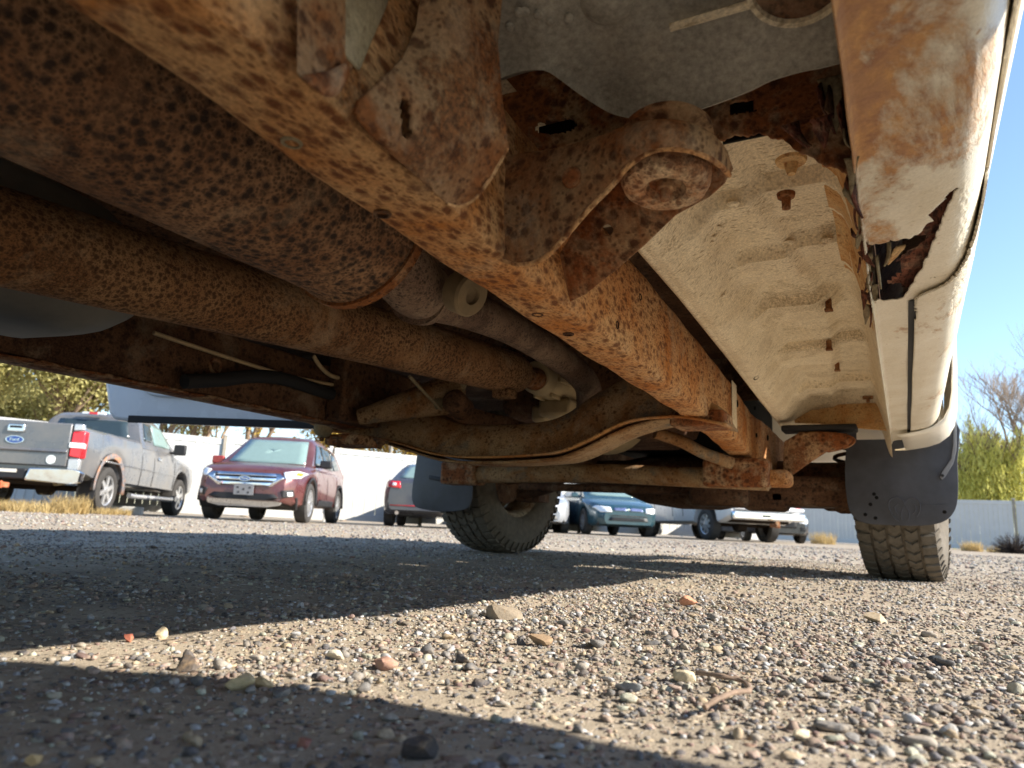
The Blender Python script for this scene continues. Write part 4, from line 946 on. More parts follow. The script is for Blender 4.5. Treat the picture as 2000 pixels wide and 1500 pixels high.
# ---- mud flaps
def flap(pts, Yf, label):
    fo = [P(x, y, Y=Yf) for x, y in pts]
    o = plate(smooth_path(fo+[fo[0]], 3)[:-1], [], .006, 'mud_flap', M_FLAP, bevel=.002); o['label'] = label; return o
fR = flap([(1656, 838), (1650, 920), (1656, 985), (1668, 1010), (1690, 1022), (1740, 1026), (1800, 1027), (1840, 1020), (1862, 1002), (1871, 970), (1870, 900), (1866, 820), (1760, 830)], 2.735, 'right mud flap with a moulded ram head outline')
fL = flap([(818, 862), (812, 910), (805, 960), (808, 985), (825, 994), (860, 999), (900, 997), (920, 985), (924, 940), (922, 880), (870, 870)], 2.735, 'dark left mud flap in front of the far wheel')
m = MB(); m.grid([[P(838, 936, Y=2.729), P(838, 928, Y=2.729)], [P(870, 942, Y=2.729), P(870, 934, Y=2.729)], [P(918, 944, Y=2.729), P(918, 936, Y=2.729)]]); T(m, 'flap_groove', M_RUB, fL, solid=.002)
def strokes(list_, r, name, mat, parent, Yf):
    for pts in list_: m = MB(); m.tube(smooth_path([P(x, y, Y=Yf) for x, y in pts], 5), r, 6, flat=.5); T(m, name, mat, parent)
M_EMB = plain('embossed_rubber', S(92, 92, 96), .6, var=.2, scale=30)
strokes([[(1756, 1018), (1748, 1012), (1738, 996), (1736, 982), (1742, 974), (1754, 972), (1764, 978), (1766, 986)], [(1766, 986), (1770, 978), (1780, 972), (1792, 976), (1797, 986), (1796, 1000), (1790, 1010)], [(1754, 984), (1748, 990), (1750, 1000), (1756, 1006)], [(1782, 984), (1788, 988), (1788, 998), (1782, 1004)], [(1764, 990), (1760, 1004), (1762, 1016)], [(1770, 990), (1776, 1004), (1774, 1016)]], .0026, 'ram_emblem', M_EMB, fR, 2.7315)
strokes([[(1800, 985), (1825, 986), (1850, 985)]], .0012, 'scratch', M_EMB, fR, 2.7315)
m = MB(); m.prism([P(x, y, Y=2.722) for x, y in [(1836, 932), (1840, 922), (1858, 896), (1862, 868), (1863, 820), (1868, 820), (1868, 880), (1862, 905), (1846, 932), (1840, 937)]], (0, .006, 0)); T(m, 'flap_stay', plain('grey_stay', S(128, 130, 134), .5), fR, bevel=.001)
bolt(P(1841, 929, Y=2.721), (0, -1, 0), .005, .004, M_RUB, fR, False)
for px, py in [(1700, 985), (1712, 972), (1707, 965), (1690, 1005), (1845, 1000), (1710, 1012)]:
    m = MB(); m.lathe([(0, .006), (.0008, .005), (.0008, 0)], P(px, py, Y=2.7312), (0, -1, 0), 10); T(m, 'tar_spot', M_BLACK, fR)
# ================================================================ parked vehicles in the background
M_GLASS = plain('tinted_glass', S(46, 58, 62), .06, 0, .8, 0, .05)
M_GLASSL = plain('pale_glass', S(120, 142, 138), .08, 0, .8, 0, .05)
M_CHROME = plain('chrome', S(222, 224, 228), .12, 1.0, .5, 0, .04)
M_ALLOY = plain('alloy', S(200, 200, 200), .3, .7, .5, 0, .1)
M_BLKPL = plain('black_plastic', S(38, 38, 40), .55, 0, .4)
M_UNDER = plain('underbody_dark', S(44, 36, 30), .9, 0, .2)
M_REDL = plain('red_lens', S(200, 24, 34), .15, 0, .6, .5)
M_WLENS = plain('clear_lens', S(230, 232, 232), .08, .2, .7, .5, .1)
M_AMBER = plain('amber_lens', S(236, 128, 40), .2, 0, .6)
M_BLUEB = plain('badge_blue', S(36, 70, 140), .25, 0, .5, .4)
M_CARTY = plain('car_tyre', S(62, 60, 58), .85, 0, .25, 0, .2, 10)
M_GRILLE = plain('grille_black', S(22, 22, 24), .5)
def carpaint(name, col, dirt=.25):
    t = NT(name); n = t.noise(t.co(), 2.2, 6, .65); n2 = t.noise(t.co(), 30, 4, .7)
    c = t.mix(t.math('MULTIPLY', t.ramp(t.math('ADD', n, t.math('MULTIPLY', n2, .25)), [(.45, 0.), (.85, 1.)]), dirt), col, S(170, 156, 136))
    return t.fin(c, t.ramp(n, [(.3, .22), (.8, .42)]), .25, .5, .6)
class Car:
    """body built as a loft along the length; lights, glass and trim lie on its surface as thin shells"""
    def __init__(s, name, label, cat, pos, head, dims, paint, group=None):
        ang = math.atan2(-head.x, head.y); s.root = empty(name, (pos.x, pos.y, 0), ang, label, cat, group); s.d = dims; s.paint = paint
    def body(s, top, bot, width, arch, cabin=None, name='body', n=90):
        d = s.d; L0, L1 = d['y0'], d['y1']; rings = []
        ys = [lerp(L0, L1, .5-.5*math.cos(math.pi*i/n)) if False else lerp(L0, L1, i/n) for i in range(n+1)]
        for y in ys:
            zt = interp(y, top); zb = interp(y, bot); w = interp(y, width)
            za = zb
            for ay, ar, az in arch:
                if abs(y-ay) < ar: za = max(za, az+math.sqrt(ar*ar-(y-ay)**2))
            za = min(za, zt-.12); h = zt-za; zs = za+h*.0
            pts = [(w*.90, zb if za == zb else za), (w*.975, za+min(.05, h*.15)), (w*1.0, za+h*.40), (w*.995, za+h*.62), (w*.965, zt-.07), (w*.90, zt-.018), (w*.80, zt), (w*.4, zt+.02)]
            ring = [(x, y, z) for x, z in pts]+[(0, y, zt+.026)]+[(-x, y, z) for x, z in reversed(pts)]
            rings.append(ring)
        m = MB(); m.loft(rings); o = m.build(name, s.paint, s.root, smooth=38, world=False); s.bvh = BVHTree.FromPolygons([Vector(v) for v in m.v], m.f); s.bm = m
        # dark underside with wheel tunnels
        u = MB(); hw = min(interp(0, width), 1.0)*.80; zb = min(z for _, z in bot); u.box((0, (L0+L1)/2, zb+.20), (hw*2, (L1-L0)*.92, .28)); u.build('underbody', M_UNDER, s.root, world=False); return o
    def greenhouse(s, belt, roof, wb, wr, name='cabin', mat=None):
        """roof: (y,z) outline from front base over the roof to the rear base"""
        d = s.d; rings = []; y0, y1 = roof[0][0], roof[-1][0]; n = 60
        for i in range(n+1):
            y = lerp(y0, y1, i/n); z = None
            for (a, b), (c, e) in zip(roof, roof[1:]):
                if (a-y)*(c-y) <= 1e-9 and abs(a-c) > 1e-9: z = b+(e-b)*(y-a)/(c-a)
            zb = interp(y, belt); w0 = interp(y, wb); t = (z-zb)/max(1e-3, d['roof']-zb); w1 = lerp(w0, interp(y, wr), max(0, min(1, t))); z = max(z, zb+.002)
            pts = [(w0, zb-.03), (lerp(w0, w1, .8), lerp(zb, z, .82)), (w1*.93, lerp(zb, z, .97)), (w1*.80, z), (w1*.4, z+.015)]
            rings.append([(x, y, zz) for x, zz in pts]+[(0, y, z+.02)]+[(-x, y, zz) for x, zz in reversed(pts)])
        m = MB(); m.loft(rings); o = m.build(name, mat or s.paint, s.root, smooth=38, world=False); s.cb = BVHTree.FromPolygons([Vector(v) for v in m.v], m.f); return o
    def decal(s, outline, axis, name, mat, off=.006, bvh=None, parent=None, rings=4, sub=6, bevel=0):
        """outline: 2D points; axis 'y+','y-' -> (x,z); 'x+','x-' -> (y,z); 'z+' -> (x,y); lies on the surface, seen from that side"""
        bvh = bvh or s.bvh; ol = []
        for a, b in zip(outline, outline[1:]+outline[:1]):
            for k in range(sub): ol.append((lerp(a[0], b[0], k/sub), lerp(a[1], b[1], k/sub)))
        cx = sum(p[0] for p in ol)/len(ol); cy = sum(p[1] for p in ol)/len(ol); sg = 1 if axis[1] == '+' else -1
        def hit(u, v):
            if axis[0] == 'y': o, dr = Vector((u, sg*6, v)), Vector((0, -sg, 0))
            elif axis[0] == 'x': o, dr = Vector((sg*4, u, v)), Vector((-sg, 0, 0))
            else: o, dr = Vector((u, v, 5)), Vector((0, 0, -1))
            h = bvh.ray_cast(o, dr)
            return None if h[0] is None else h[0]-dr*off
        vs = []; N = len(ol); last = None
        for r in range(rings+1):
            t = r/rings
            for (u, v) in ol:
                q = hit(lerp(cx, u, t), lerp(cy, v, t)); 
                if q is None: q = last or Vector((0, 0, .5))
                last = q; vs.append(q)
        fs = [(r*N+k, r*N+(k+1) % N, (r+1)*N+(k+1) % N, (r+1)*N+k) for r in range(rings) for k in range(N)]
        m = MB(); m.add(vs, fs); o = m.build(name, mat, parent or s.root, smooth=40, world=False); md = o.modifiers.new('solid', 'SOLIDIFY'); md.thickness = .008; md.offset = 0; return o
    def wheel(s, x, y, R, W, spokes=6, rim=.62, parent=None, steer=0, mat=None):
        w = empty('wheel'); w.parent = s.root; w.location = (x, y, R); w.rotation_euler = (0, 0, steer); sg = 1 if x > 0 else -1
        m = MB(); m.lathe([(-W*.42, R*rim), (-W*.5, R*.72), (-W*.5, R*.88), (-W*.4, R*.985), (-W*.15, R), (W*.15, R), (W*.4, R*.985), (W*.5, R*.88), (W*.5, R*.72), (W*.42, R*rim)], (0, 0, 0), (1, 0, 0), 40); m.build('tyre', M_CARTY, w, smooth=50, world=False)
        m = MB(); m.lathe([(-W*.4, R*rim), (-W*.2, R*rim*.92), (W*.4, R*rim*.96), (W*.44, R*rim*1.03), (-W*.4, R*rim*1.0)], (0, 0, 0), (sg, 0, 0), 40, True); m.build('rim', mat or M_ALLOY, w, smooth=40, world=False)
        m = MB(); m.lathe([(W*.05, R*rim*.95), (W*.06, 0)], (0, 0, 0), (sg, 0, 0), 28); m.build('brake_disc', M_UNDER, w, world=False)
        for k in range(spokes):
            a = 2*math.pi*k/spokes+.3; dr = Vector((0, math.cos(a), math.sin(a))); sd = Vector((0, -math.sin(a), math.cos(a))); r0, r1 = R*.08, R*rim*.98; t0, t1 = R*.10, R*.085; xo = sg*W*.40; m = MB()
            m.prism([Vector((xo, 0, 0))+dr*r0-sd*t0, Vector((xo*.96, 0, 0))+dr*r1-sd*t1, Vector((xo*.96, 0, 0))+dr*r1+sd*t1, Vector((xo, 0, 0))+dr*r0+sd*t0], (-sg*.03, 0, 0)); m.build('spoke', mat or M_ALLOY, w, world=False)
        m = MB(); m.lathe([(W*.25, R*.16), (W*.44, R*.15), (W*.46, R*.1), (W*.46, 0)], (0, 0, 0), (sg, 0, 0), 20); m.build('hub', mat or M_ALLOY, w, world=False); return w
    def part(s, name, mat, fn, parent=None, bevel=0, smooth=35):
        m = MB(); fn(m); return m.build(name, mat, parent or s.root, world=False, bevel=bevel, smooth=smooth)
    def mirror(s, x, y, z, mat, sx=.20, sz=.14):
        sg = 1 if x > 0 else -1
        o = s.part('wing_mirror', mat, lambda m: (m.box((x+sg*sx*.5, y, z), (sx, .11, sz)), m.box((x-sg*.03, y, z-sz*.3), (.12, .06, .05))), bevel=.025); return o
    def oval(s, c, axis_n, a, b, name='emblem', word=None, up=Vector((0, 0, 1))):
        n = Vector(axis_n).normalized(); e = up.cross(n).normalized(); u = n.cross(e); c = Vector(c)
        def el(k, d, m): m.prism([c+e*a*k*math.cos(t)+u*b*k*math.sin(t) for t in [2*math.pi*i/32 for i in range(32)]], n*d)
        o = s.part(name, M_CHROME, lambda m: el(1.08, .006, m)); s.part('badge_field', M_BLUEB, lambda m: el(.95, .009, m), o)
        if word:
            m4 = Matrix.Translation(c+n*.0105) @ Matrix((e, u, n)).transposed().to_4x4(); text_mesh('badge_word', word, b*1.35, M_CHROME, o, m4, .001)
        return o
def cam_head(r, f): v = HR*r+HF*f; return v.normalized()
def gp_at(px, depth): return G((px-1000)/F_PX*depth, depth)

# ---- grey pickup at the left, seen from behind
hd = cam_head(-.10, .995); rt = Vector((hd.y, -hd.x, 0))
cr = gp_at(168, 11.2)                                     # right rear corner of the box
pos = cr - rt*.98 + hd*2.9
D = dict(y0=-2.85, y1=2.85, roof=1.88)
c = Car('pickup_truck', 'dark grey pickup truck with rusty wheel arch and chrome bumper', 'pickup truck', pos, hd, D, carpaint('grey_pickup_paint', S(96, 100, 106), .35), 'vehicles parked along the fence')
arch = [(-1.72, .50, .42), (1.83, .49, .42)]
c.body([(-2.85, 1.36), (-.55, 1.38), (-.5, 1.30), (1.2, 1.30), (1.35, 1.26), (2.2, 1.18), (2.7, 1.08), (2.85, .95)], [(-2.85, .62), (-2.3, .52), (2.4, .46), (2.85, .55)], [(-2.85, .96), (-2.7, .985), (2.2, .99), (2.6, .95), (2.85, .82)], arch)
c.greenhouse([(-.5, 1.28), (1.4, 1.28)], [(-.52, 1.30), (-.44, 1.78), (-.30, 1.86), (.55, 1.88), (.75, 1.83), (1.42, 1.28)], [(-.5, .93), (1.4, .93)], [(-.5, .74), (1.4, .70)])
c.decal([(-.70, 1.40), (.70, 1.40), (.60, 1.73), (-.60, 1.73)], 'y-', 'rear_window', M_GLASS, .008, c.cb)
for sx in ('x+', 'x-'):
    c.decal([(-.28, 1.40), (.10, 1.40), (.10, 1.74), (-.20, 1.74)], sx, 'side_window', M_GLASS, .008, c.cb)
    c.decal([(.18, 1.36), (1.12, 1.36), (.74, 1.74), (.18, 1.76)], sx, 'side_window', M_GLASSL, .008, c.cb)
    for yy in (-.47, .14, 1.28): c.decal([(yy-.008, .55), (yy+.008, .55), (yy+.008, 1.27), (yy-.008, 1.27)], sx, 'door_gap', M_BLKPL, .002, sub=3, rings=2)
    c.decal([(-2.2, .86), (1.3, .82), (1.3, .84), (-2.2, .88)], sx, 'body_crease', c.paint, .006, rings=1)
    c.decal([(.30, 1.07), (.48, 1.07), (.48, 1.13), (.30, 1.13)], sx, 'door_handle', M_CHROME, .02, rings=2)
    m = MB(); sg = 1 if sx == 'x+' else -1
    arcp = [(sg*.985, -1.72+.52*math.cos(rad(a)), .42+.52*math.sin(rad(a))) for a in range(-8, 189, 8)]; arc2 = [(sg*.995, -1.72+.60*math.cos(rad(a)), .42+.60*math.sin(rad(a))) for a in range(-8, 189, 8)]
    m.grid([[(p[0]*.93, p[1], p[2]) for p in arcp], arcp, arc2]); m.build('wheel_arch_lip', rust('arch_rust'+sx[1], S(112, 112, 114), S(168, 122, 92), S(120, 76, 56), 18, .1, .3, 5, .46, .6), c.root, world=False, solid=.01)
for x in (-.84, .84): c.wheel(x, -1.72, .395, .27, 6); c.wheel(x, 1.83, .39, .26, 6)
tg = c.part('tailgate', c.paint, lambda m: m.prism([(-.80, -2.90, .70), (.80, -2.90, .70), (.80, -2.90, 1.375), (-.80, -2.90, 1.375)], (0, .06, 0)), bevel=.02)
c.part('tailgate_crease', c.paint, lambda m: m.prism([(-.79, -2.905, .90), (.79, -2.905, .90), (.79, -2.93, .93), (-.79, -2.93, .93)], (0, .03, .04)), tg, bevel=.01)
th = c.part('handle', M_CHROME, lambda m: m.prism([(-.13, -2.93, 1.20), (.13, -2.93, 1.20), (.12, -2.93, 1.32), (-.12, -2.93, 1.32)], (0, .04, 0)), tg, bevel=.015)
c.part('handle_recess', M_BLKPL, lambda m: m.box((0, -2.935, 1.275), (.17, .012, .035)), tg)
c.oval((0.0, -2.905, 1.08), (0, -1, 0), .125, .055, 'emblem', 'Ford')
c.part('sticker', M_WLENS, lambda m: m.lathe([(0, .07), (.004, .068), (.004, 0)], (.57, -2.905, .80), (0, -1, 0), 24), tg)
for sg in (-1, 1):
    tl = c.part('tail_light', M_REDL, lambda m: m.prism([(sg*.81, -2.90, .86), (sg*.985, -2.85, .84), (sg*.99, -2.84, 1.27), (sg*.82, -2.90, 1.25)], (0, .14, 0)), bevel=.02)
    c.part('reverse_lamp', M_WLENS, lambda m: m.prism([(sg*.805, -2.912, 1.00), (sg*.99, -2.862, 1.00), (sg*.99, -2.862, 1.08), (sg*.805, -2.912, 1.08)], (0, .1, 0)), tl, bevel=.004)
    c.part('corner_post', M_ALLOY, lambda m: m.prism([(sg*.82, -2.895, .66), (sg*.97, -2.86, .66), (sg*.97, -2.86, .83), (sg*.82, -2.895, .83)], (0, .08, 0)), bevel=.01)
    c.part('corner_post', M_ALLOY, lambda m: m.prism([(sg*.83, -2.895, 1.265), (sg*.96, -2.86, 1.285), (sg*.95, -2.86, 1.375), (sg*.83, -2.895, 1.375)], (0, .08, 0)), bevel=.01)
    c.part('mud_flap', M_BLKPL, lambda m: m.prism([(sg*.70, -2.24, .22), (sg*.98, -2.24, .22), (sg*.99, -2.20, .62), (sg*.70, -2.20, .62)], (0, .02, 0)))
    bm_ = c.part('rear_bumper', M_CHROME, lambda m: m.prism([(sg*.28, -3.02, .46), (sg*.92, -2.98, .44), (sg*1.0, -2.84, .46), (sg*1.01, -2.82, .64), (sg*.95, -2.97, .66), (sg*.34, -3.03, .66)], (0, .13, 0)), bevel=.025)
c.part('bumper_step', M_BLKPL, lambda m: (m.box((0, -2.93, .56), (.58, .14, .16))), bevel=.02)
c.part('plate', M_WHITE, lambda m: m.box((0, -3.005, .60), (.31, .01, .05)))
c.part('tow_hitch', rust('hitch_rust', S(190, 110, 76), S(160, 84, 54), S(90, 50, 36), 20), lambda m: (m.box((.02, -3.08, .38), (.08, .28, .08)), m.box((.02, -3.18, .38), (.13, .04, .11))), bevel=.01)
c.part('rear_axle', M_UNDER, lambda m: (m.tube([(-.8, -1.72, .40), (.8, -1.72, .40)], .05, 12), m.lathe([(-.16, .05), (-.1, .13), (.1, .13), (.16, .05)], (0, -1.76, .40), (1, 0, 0), 20)))
c.part('tailpipe', M_STEEL, lambda m: m.tube([(.35, -1.9, .48), (.5, -2.4, .46), (.62, -2.75, .44)], .035, 12))
c.part('spare_wheel', M_UNDER, lambda m: m.lathe([(-.1, 0), (-.1, .3), (-.06, .37), (.06, .37), (.1, .3), (.1, 0)], (0, -2.3, .52), (0, 0, 1), 32))
c.part('brake_lamp', M_WLENS, lambda m: m.box((0, -.50, 1.845), (.42, .05, .045)), bevel=.01); c.part('brake_lamp_lens', M_REDL, lambda m: m.box((0, -.53, 1.845), (.14, .03, .04)))
c.part('side_step', M_ALLOY, lambda m: m.tube([(1.0, -.9, .34), (1.02, -.7, .33), (1.02, 1.1, .33), (1.0, 1.25, .34)], .045, 12))
c.mirror(1.0, 1.05, 1.36, M_BLKPL, .24, .22); c.mirror(-1.0, 1.05, 1.36, M_BLKPL, .24, .22)

# ---- maroon SUV, nose towards the viewer
hd = cam_head(.045, -1); rt = Vector((hd.y, -hd.x, 0)); pf = gp_at(494, 12.2); pos = pf - hd*2.26
D = dict(y0=-2.26, y1=2.26, roof=1.66)
c = Car('suv', 'maroon SUV with bright grille facing the viewer', 'suv', pos, hd, D, carpaint('maroon_paint', S(92, 40, 42), .16), 'vehicles parked along the fence')
c.body([(-2.26, .98), (-2.1, 1.05), (.9, 1.02), (1.05, 1.04), (1.6, .99), (2.0, .92), (2.18, .84), (2.26, .74)], [(-2.26, .38), (-1.9, .30), (1.9, .26), (2.26, .34)], [(-2.26, .78), (-2.0, .88), (-1.4, .92), (1.3, .92), (1.8, .89), (2.1, .80), (2.26, .66)], [(-1.36, .39, .355), (1.33, .39, .355)])
c.greenhouse([(-2.2, 1.0), (1.05, 1.0)], [(-2.20, 1.05), (-1.95, 1.42), (-1.7, 1.58), (-.6, 1.66), (.1, 1.64), (.35, 1.58), (1.15, 1.02)], [(-2.2, .84), (1.1, .84)], [(-2.2, .62), (1.1, .63)])
c.decal([(-.70, 1.06), (.70, 1.06), (.56, 1.55), (-.56, 1.55)], 'y+', 'windshield', M_GLASSL, .008, c.cb)
for sx in ('x+', 'x-'):
    c.decal([(-.02, 1.08), (.85, 1.08), (.32, 1.50), (-.02, 1.52)], sx, 'side_window', M_GLASS, .01, c.cb)
    c.decal([(-.95, 1.09), (-.10, 1.08), (-.10, 1.52), (-.95, 1.52)], sx, 'side_window', M_GLASS, .01, c.cb)
    c.decal([(-1.75, 1.16), (-1.03, 1.10), (-1.03, 1.50), (-1.45, 1.45)], sx, 'side_window', M_GLASS, .01, c.cb)
    c.decal([(-.98, .30), (.95, .30), (.95, .44), (-.98, .44)], sx, 'cladding', M_BLKPL, .012)
    sg = 1 if sx == 'x+' else -1
    for ay in (-1.36, 1.33):
        m = MB(); a1 = [(sg*.905, ay+.40*math.cos(rad(a)), .355+.40*math.sin(rad(a))) for a in range(-5, 186, 10)]; a2 = [(sg*.925, ay+.46*math.cos(rad(a)), .355+.46*math.sin(rad(a))) for a in range(-5, 186, 10)]; m.grid([a1, a2]); m.build('arch_trim', M_BLKPL, c.root, world=False, solid=.02)
    for yy in (-1.02, -.05, .95): c.decal([(yy-.006, .46), (yy+.006, .46), (yy+.006, .98), (yy-.006, .98)], sx, 'door_gap', M_BLKPL, .002, sub=3, rings=2)
for x in (-.80, .80): c.wheel(x, -1.36, .355, .23, 10, .66); c.wheel(x, 1.33, .355, .23, 10, .66)
gr = c.decal([(-.56, .80), (-.62, .74), (-.42, .585), (.42, .585), (.62, .74), (.56, .80)], 'y+', 'grille', M_GRILLE, .006)
for z0, z1, w in ((.755, .805, .58), (.675, .725, .57), (.595, .645, .48)): c.decal([(-w, z0), (w, z0), (w*.98, z1), (-w*.98, z1)], 'y+', 'grille_bar', M_CHROME, .022, parent=gr, rings=2)
for sg in (-1, 1):
    c.decal([(sg*.56, .80), (sg*.66, .74), (sg*.44, .58), (sg*.38, .58), (sg*.58, .735), (sg*.50, .80)], 'y+', 'grille_frame', M_CHROME, .024, parent=gr, rings=2)
    hl = c.decal([(sg*.60, .835), (sg*.66, .72), (sg*.84, .755), (sg*.90, .86), (sg*.80, .88)], 'y+', 'headlight', M_WLENS, .012)
    c.decal([(sg*.78, .80), (sg*.84, .79), (sg*.87, .85), (sg*.80, .86)], 'y+', 'indicator', M_AMBER, .018, parent=hl, rings=2)
    fg = c.decal([(sg*.60, .52), (sg*.78, .55), (sg*.80, .44), (sg*.64, .40)], 'y+', 'fog_lamp_recess', M_BLKPL, .01)
    c.decal([(sg*.70, .50), (sg*.775, .51), (sg*.78, .44), (sg*.71, .43)], 'y+', 'fog_lamp', M_WLENS, .018, parent=fg, rings=2)
c.decal([(-.50, .46), (.50, .46), (.58, .40), (.45, .355), (-.45, .355), (-.58, .40)], 'y+', 'lower_grille', M_GRILLE, .008)
c.part('skid_plate', M_ALLOY, lambda m: m.prism([(-.66, 2.20, .40), (-.56, 2.29, .355), (.56, 2.29, .355), (.66, 2.20, .40), (.60, 2.22, .28), (.40, 2.26, .24), (-.40, 2.26, .24), (-.60, 2.22, .28)], (0, -.04, 0)), bevel=.01)
c.part('lower_valance', M_BLKPL, lambda m: m.prism([(-.84, 2.05, .44), (-.6, 2.22, .30), (.6, 2.22, .30), (.84, 2.05, .44), (.82, 1.95, .22), (-.82, 1.95, .22)], (0, -.08, -.02)), bevel=.02)
c.oval((0, 2.305, .70), (0, 1, 0), .088, .040, 'emblem', 'Ford')
pl = c.part('plate', plain('plate_grey', S(120, 120, 122), .5), lambda m: m.box((0, 2.30, .51), (.33, .012, .17)), bevel=.004)
for xx, zz in ((-.10, .55), (.10, .55), (0, .52), (-.08, .47), (.08, .47)): c.part('plate_mark', M_BLKPL, lambda m: m.lathe([(0, .018), (.004, .016), (.004, 0)], (xx, 2.306, zz), (0, 1, 0), 10), pl)
c.mirror(.90, .75, 1.10, carpaint('mirror_maroon', S(150, 40, 34), .05), .22, .15); c.mirror(-.90, .75, 1.10, M_BLKPL, .22, .15)
c.part('tailpipe', M_CHROME, lambda m: m.tube([(.55, -2.2, .30), (.55, -1.9, .32)], .03, 10))

# ---- generic sedans: (label, paint, position, heading)
def sedan(label, paint, pos, hd, kind, group='vehicles parked along the fence'):
    D = dict(y0=-2.35, y1=2.35, roof=1.43)
    c = Car('sedan', label, 'sedan', pos, hd, D, paint, group)
    c.body([(-2.35, .88), (-2.25, .97), (-1.5, 1.0), (.9, .93), (1.3, .90), (1.9, .80), (2.2, .72), (2.35, .60)], [(-2.35, .34), (-2.0, .24), (1.9, .22), (2.35, .28)], [(-2.35, .74), (-2.1, .86), (-1.4, .90), (1.2, .90), (1.8, .87), (2.15, .76), (2.35, .60)], [(-1.38, .355, .32), (1.38, .355, .32)])
    c.greenhouse([(-1.6, .95), (1.15, .90)], [(-1.66, .99), (-1.0, 1.34), (-.7, 1.41), (-.1, 1.43), (.15, 1.40), (1.2, .92)], [(-1.7, .80), (1.2, .80)], [(-1.7, .56), (1.2, .57)])
    c.decal([(-.66, 1.00), (.66, 1.00), (.50, 1.36), (-.50, 1.36)], 'y+', 'windshield', M_GLASSL, .008, c.cb)
    c.decal([(-.62, 1.04), (.62, 1.04), (.50, 1.35), (-.50, 1.35)], 'y-', 'rear_window', M_GLASSL, .008, c.cb)
    for sx in ('x+', 'x-'):
        c.decal([(-.02, .99), (.78, .97), (.16, 1.33), (-.02, 1.34)], sx, 'side_window', M_GLASS, .01, c.cb); c.decal([(-1.05, 1.02), (-.10, .99), (-.10, 1.34), (-.72, 1.33)], sx, 'side_window', M_GLASS, .01, c.cb)
        for yy in (-.95, -.06, .92): c.decal([(yy-.006, .32), (yy+.006, .32), (yy+.006, .90), (yy-.006, .90)], sx, 'door_gap', M_BLKPL, .002, sub=3, rings=2)
    for x in (-.79, .79): c.wheel(x, -1.38, .325, .21, 7); c.wheel(x, 1.38, .325, .21, 7)
    c.mirror(.86, .78, .99, M_BLKPL if kind == 'rings' else paint, .18, .12); c.mirror(-.86, .78, .99, M_BLKPL if kind == 'rings' else paint, .18, .12)
    for sg in (-1, 1):
        tl = c.decal([(sg*.50, .78), (sg*.80, .80), (sg*.82, .93), (sg*.52, .92)], 'y-', 'tail_light', M_REDL, .01)
        c.decal([(sg*.60, .83), (sg*.68, .83), (sg*.68, .89), (sg*.60, .89)], 'y-', 'reverse_lamp', M_WLENS, .016, parent=tl, rings=2)
        c.decal([(sg*.42, .56), (sg*.68, .55), (sg*.80, .66), (sg*.76, .71), (sg*.44, .68)], 'y+', 'headlight', M_WLENS, .01)
        c.part('tailpipe', M_CHROME, lambda m: m.tube([(sg*.55, -2.36, .28), (sg*.55, -2.1, .30)], .04, 12))
    c.decal([(-.70, .42), (.70, .42), (.70, .44), (-.70, .44)], 'y-', 'reflector', M_REDL, .006, rings=1)
    c.part('valance', M_BLKPL, lambda m: m.prism([(-.74, 2.18, .26), (.74, 2.18, .26), (.70, 2.22, .38), (-.70, 2.22, .38)], (0, -.1, -.02)), bevel=.02)
    if kind == 'split':
        for sg in (-1, 1): c.decal([(sg*.04, .60), (sg*.36, .60), (sg*.36, .665), (sg*.05, .675)], 'y+', 'grille', plain('grille_blue%d' % sg, S(130, 140, 176), .3, .6), .01)
        c.part('emblem', M_CHROME, lambda m: (m.box((0, 2.345, .635), (.09, .012, .024)), m.box((0, 2.346, .635), (.032, .012, .05))), bevel=.003)
        c.decal([(-.5, .36), (.5, .36), (.46, .44), (-.46, .44)], 'y+', 'lower_grille', M_GRILLE, .008); c.decal([(-.62, .47), (.62, .47), (.62, .49), (-.62, .49)], 'y+', 'bumper_strip', M_BLKPL, .01, rings=1)
    elif kind == 'rings':
        c.decal([(-.34, .42), (.34, .42), (.36, .69), (-.36, .69)], 'y+', 'grille', M_GRILLE, .01)
        for i in range(4):
            c.part('ring_emblem', M_CHROME, lambda m: m.lathe([(0, .036), (.008, .036), (.008, .046), (0, .046)], (-.093+.062*i, 2.335, .63), (0, 1, .25), 24, True))
        for sg in (-1, 1): c.decal([(sg*.45, .34), (sg*.66, .36), (sg*.66, .46), (sg*.45, .46)], 'y+', 'air_intake', M_GRILLE, .008)
    else:
        c.decal([(-.40, .50), (.40, .50), (.38, .62), (-.38, .62)], 'y+', 'grille', M_GRILLE, .008); c.decal([(-.55, .32), (.55, .32), (.5, .42), (-.5, .42)], 'y+', 'lower_grille', M_GRILLE, .008)
    return c
sedan('dark grey sedan seen from behind beside the far mud flap', carpaint('dark_sedan_paint', S(66, 70, 80), .12), gp_at(842, 15.0)+cam_head(-.05, 1)*2.35, cam_head(-.05, 1), 'rear')
sedan('silver car mostly hidden behind the far front tyre', carpaint('silver_paint', S(168, 172, 178), .15), gp_at(1056, 17.6)-cam_head(0, -1)*2.35, cam_head(0, -1), 'plain')
sedan('teal sedan with split grille facing the viewer', carpaint('teal_paint', S(26, 70, 84), .10), gp_at(1236, 17.6)-cam_head(.16, -1)*2.35, cam_head(.16, -1), 'split')
sedan('black sedan with four ring emblem behind the white pickup', carpaint('black_sedan_paint', S(34, 38, 48), .08), gp_at(1536, 20.6)-cam_head(-.02, -1)*2.35, cam_head(-.02, -1), 'rings')

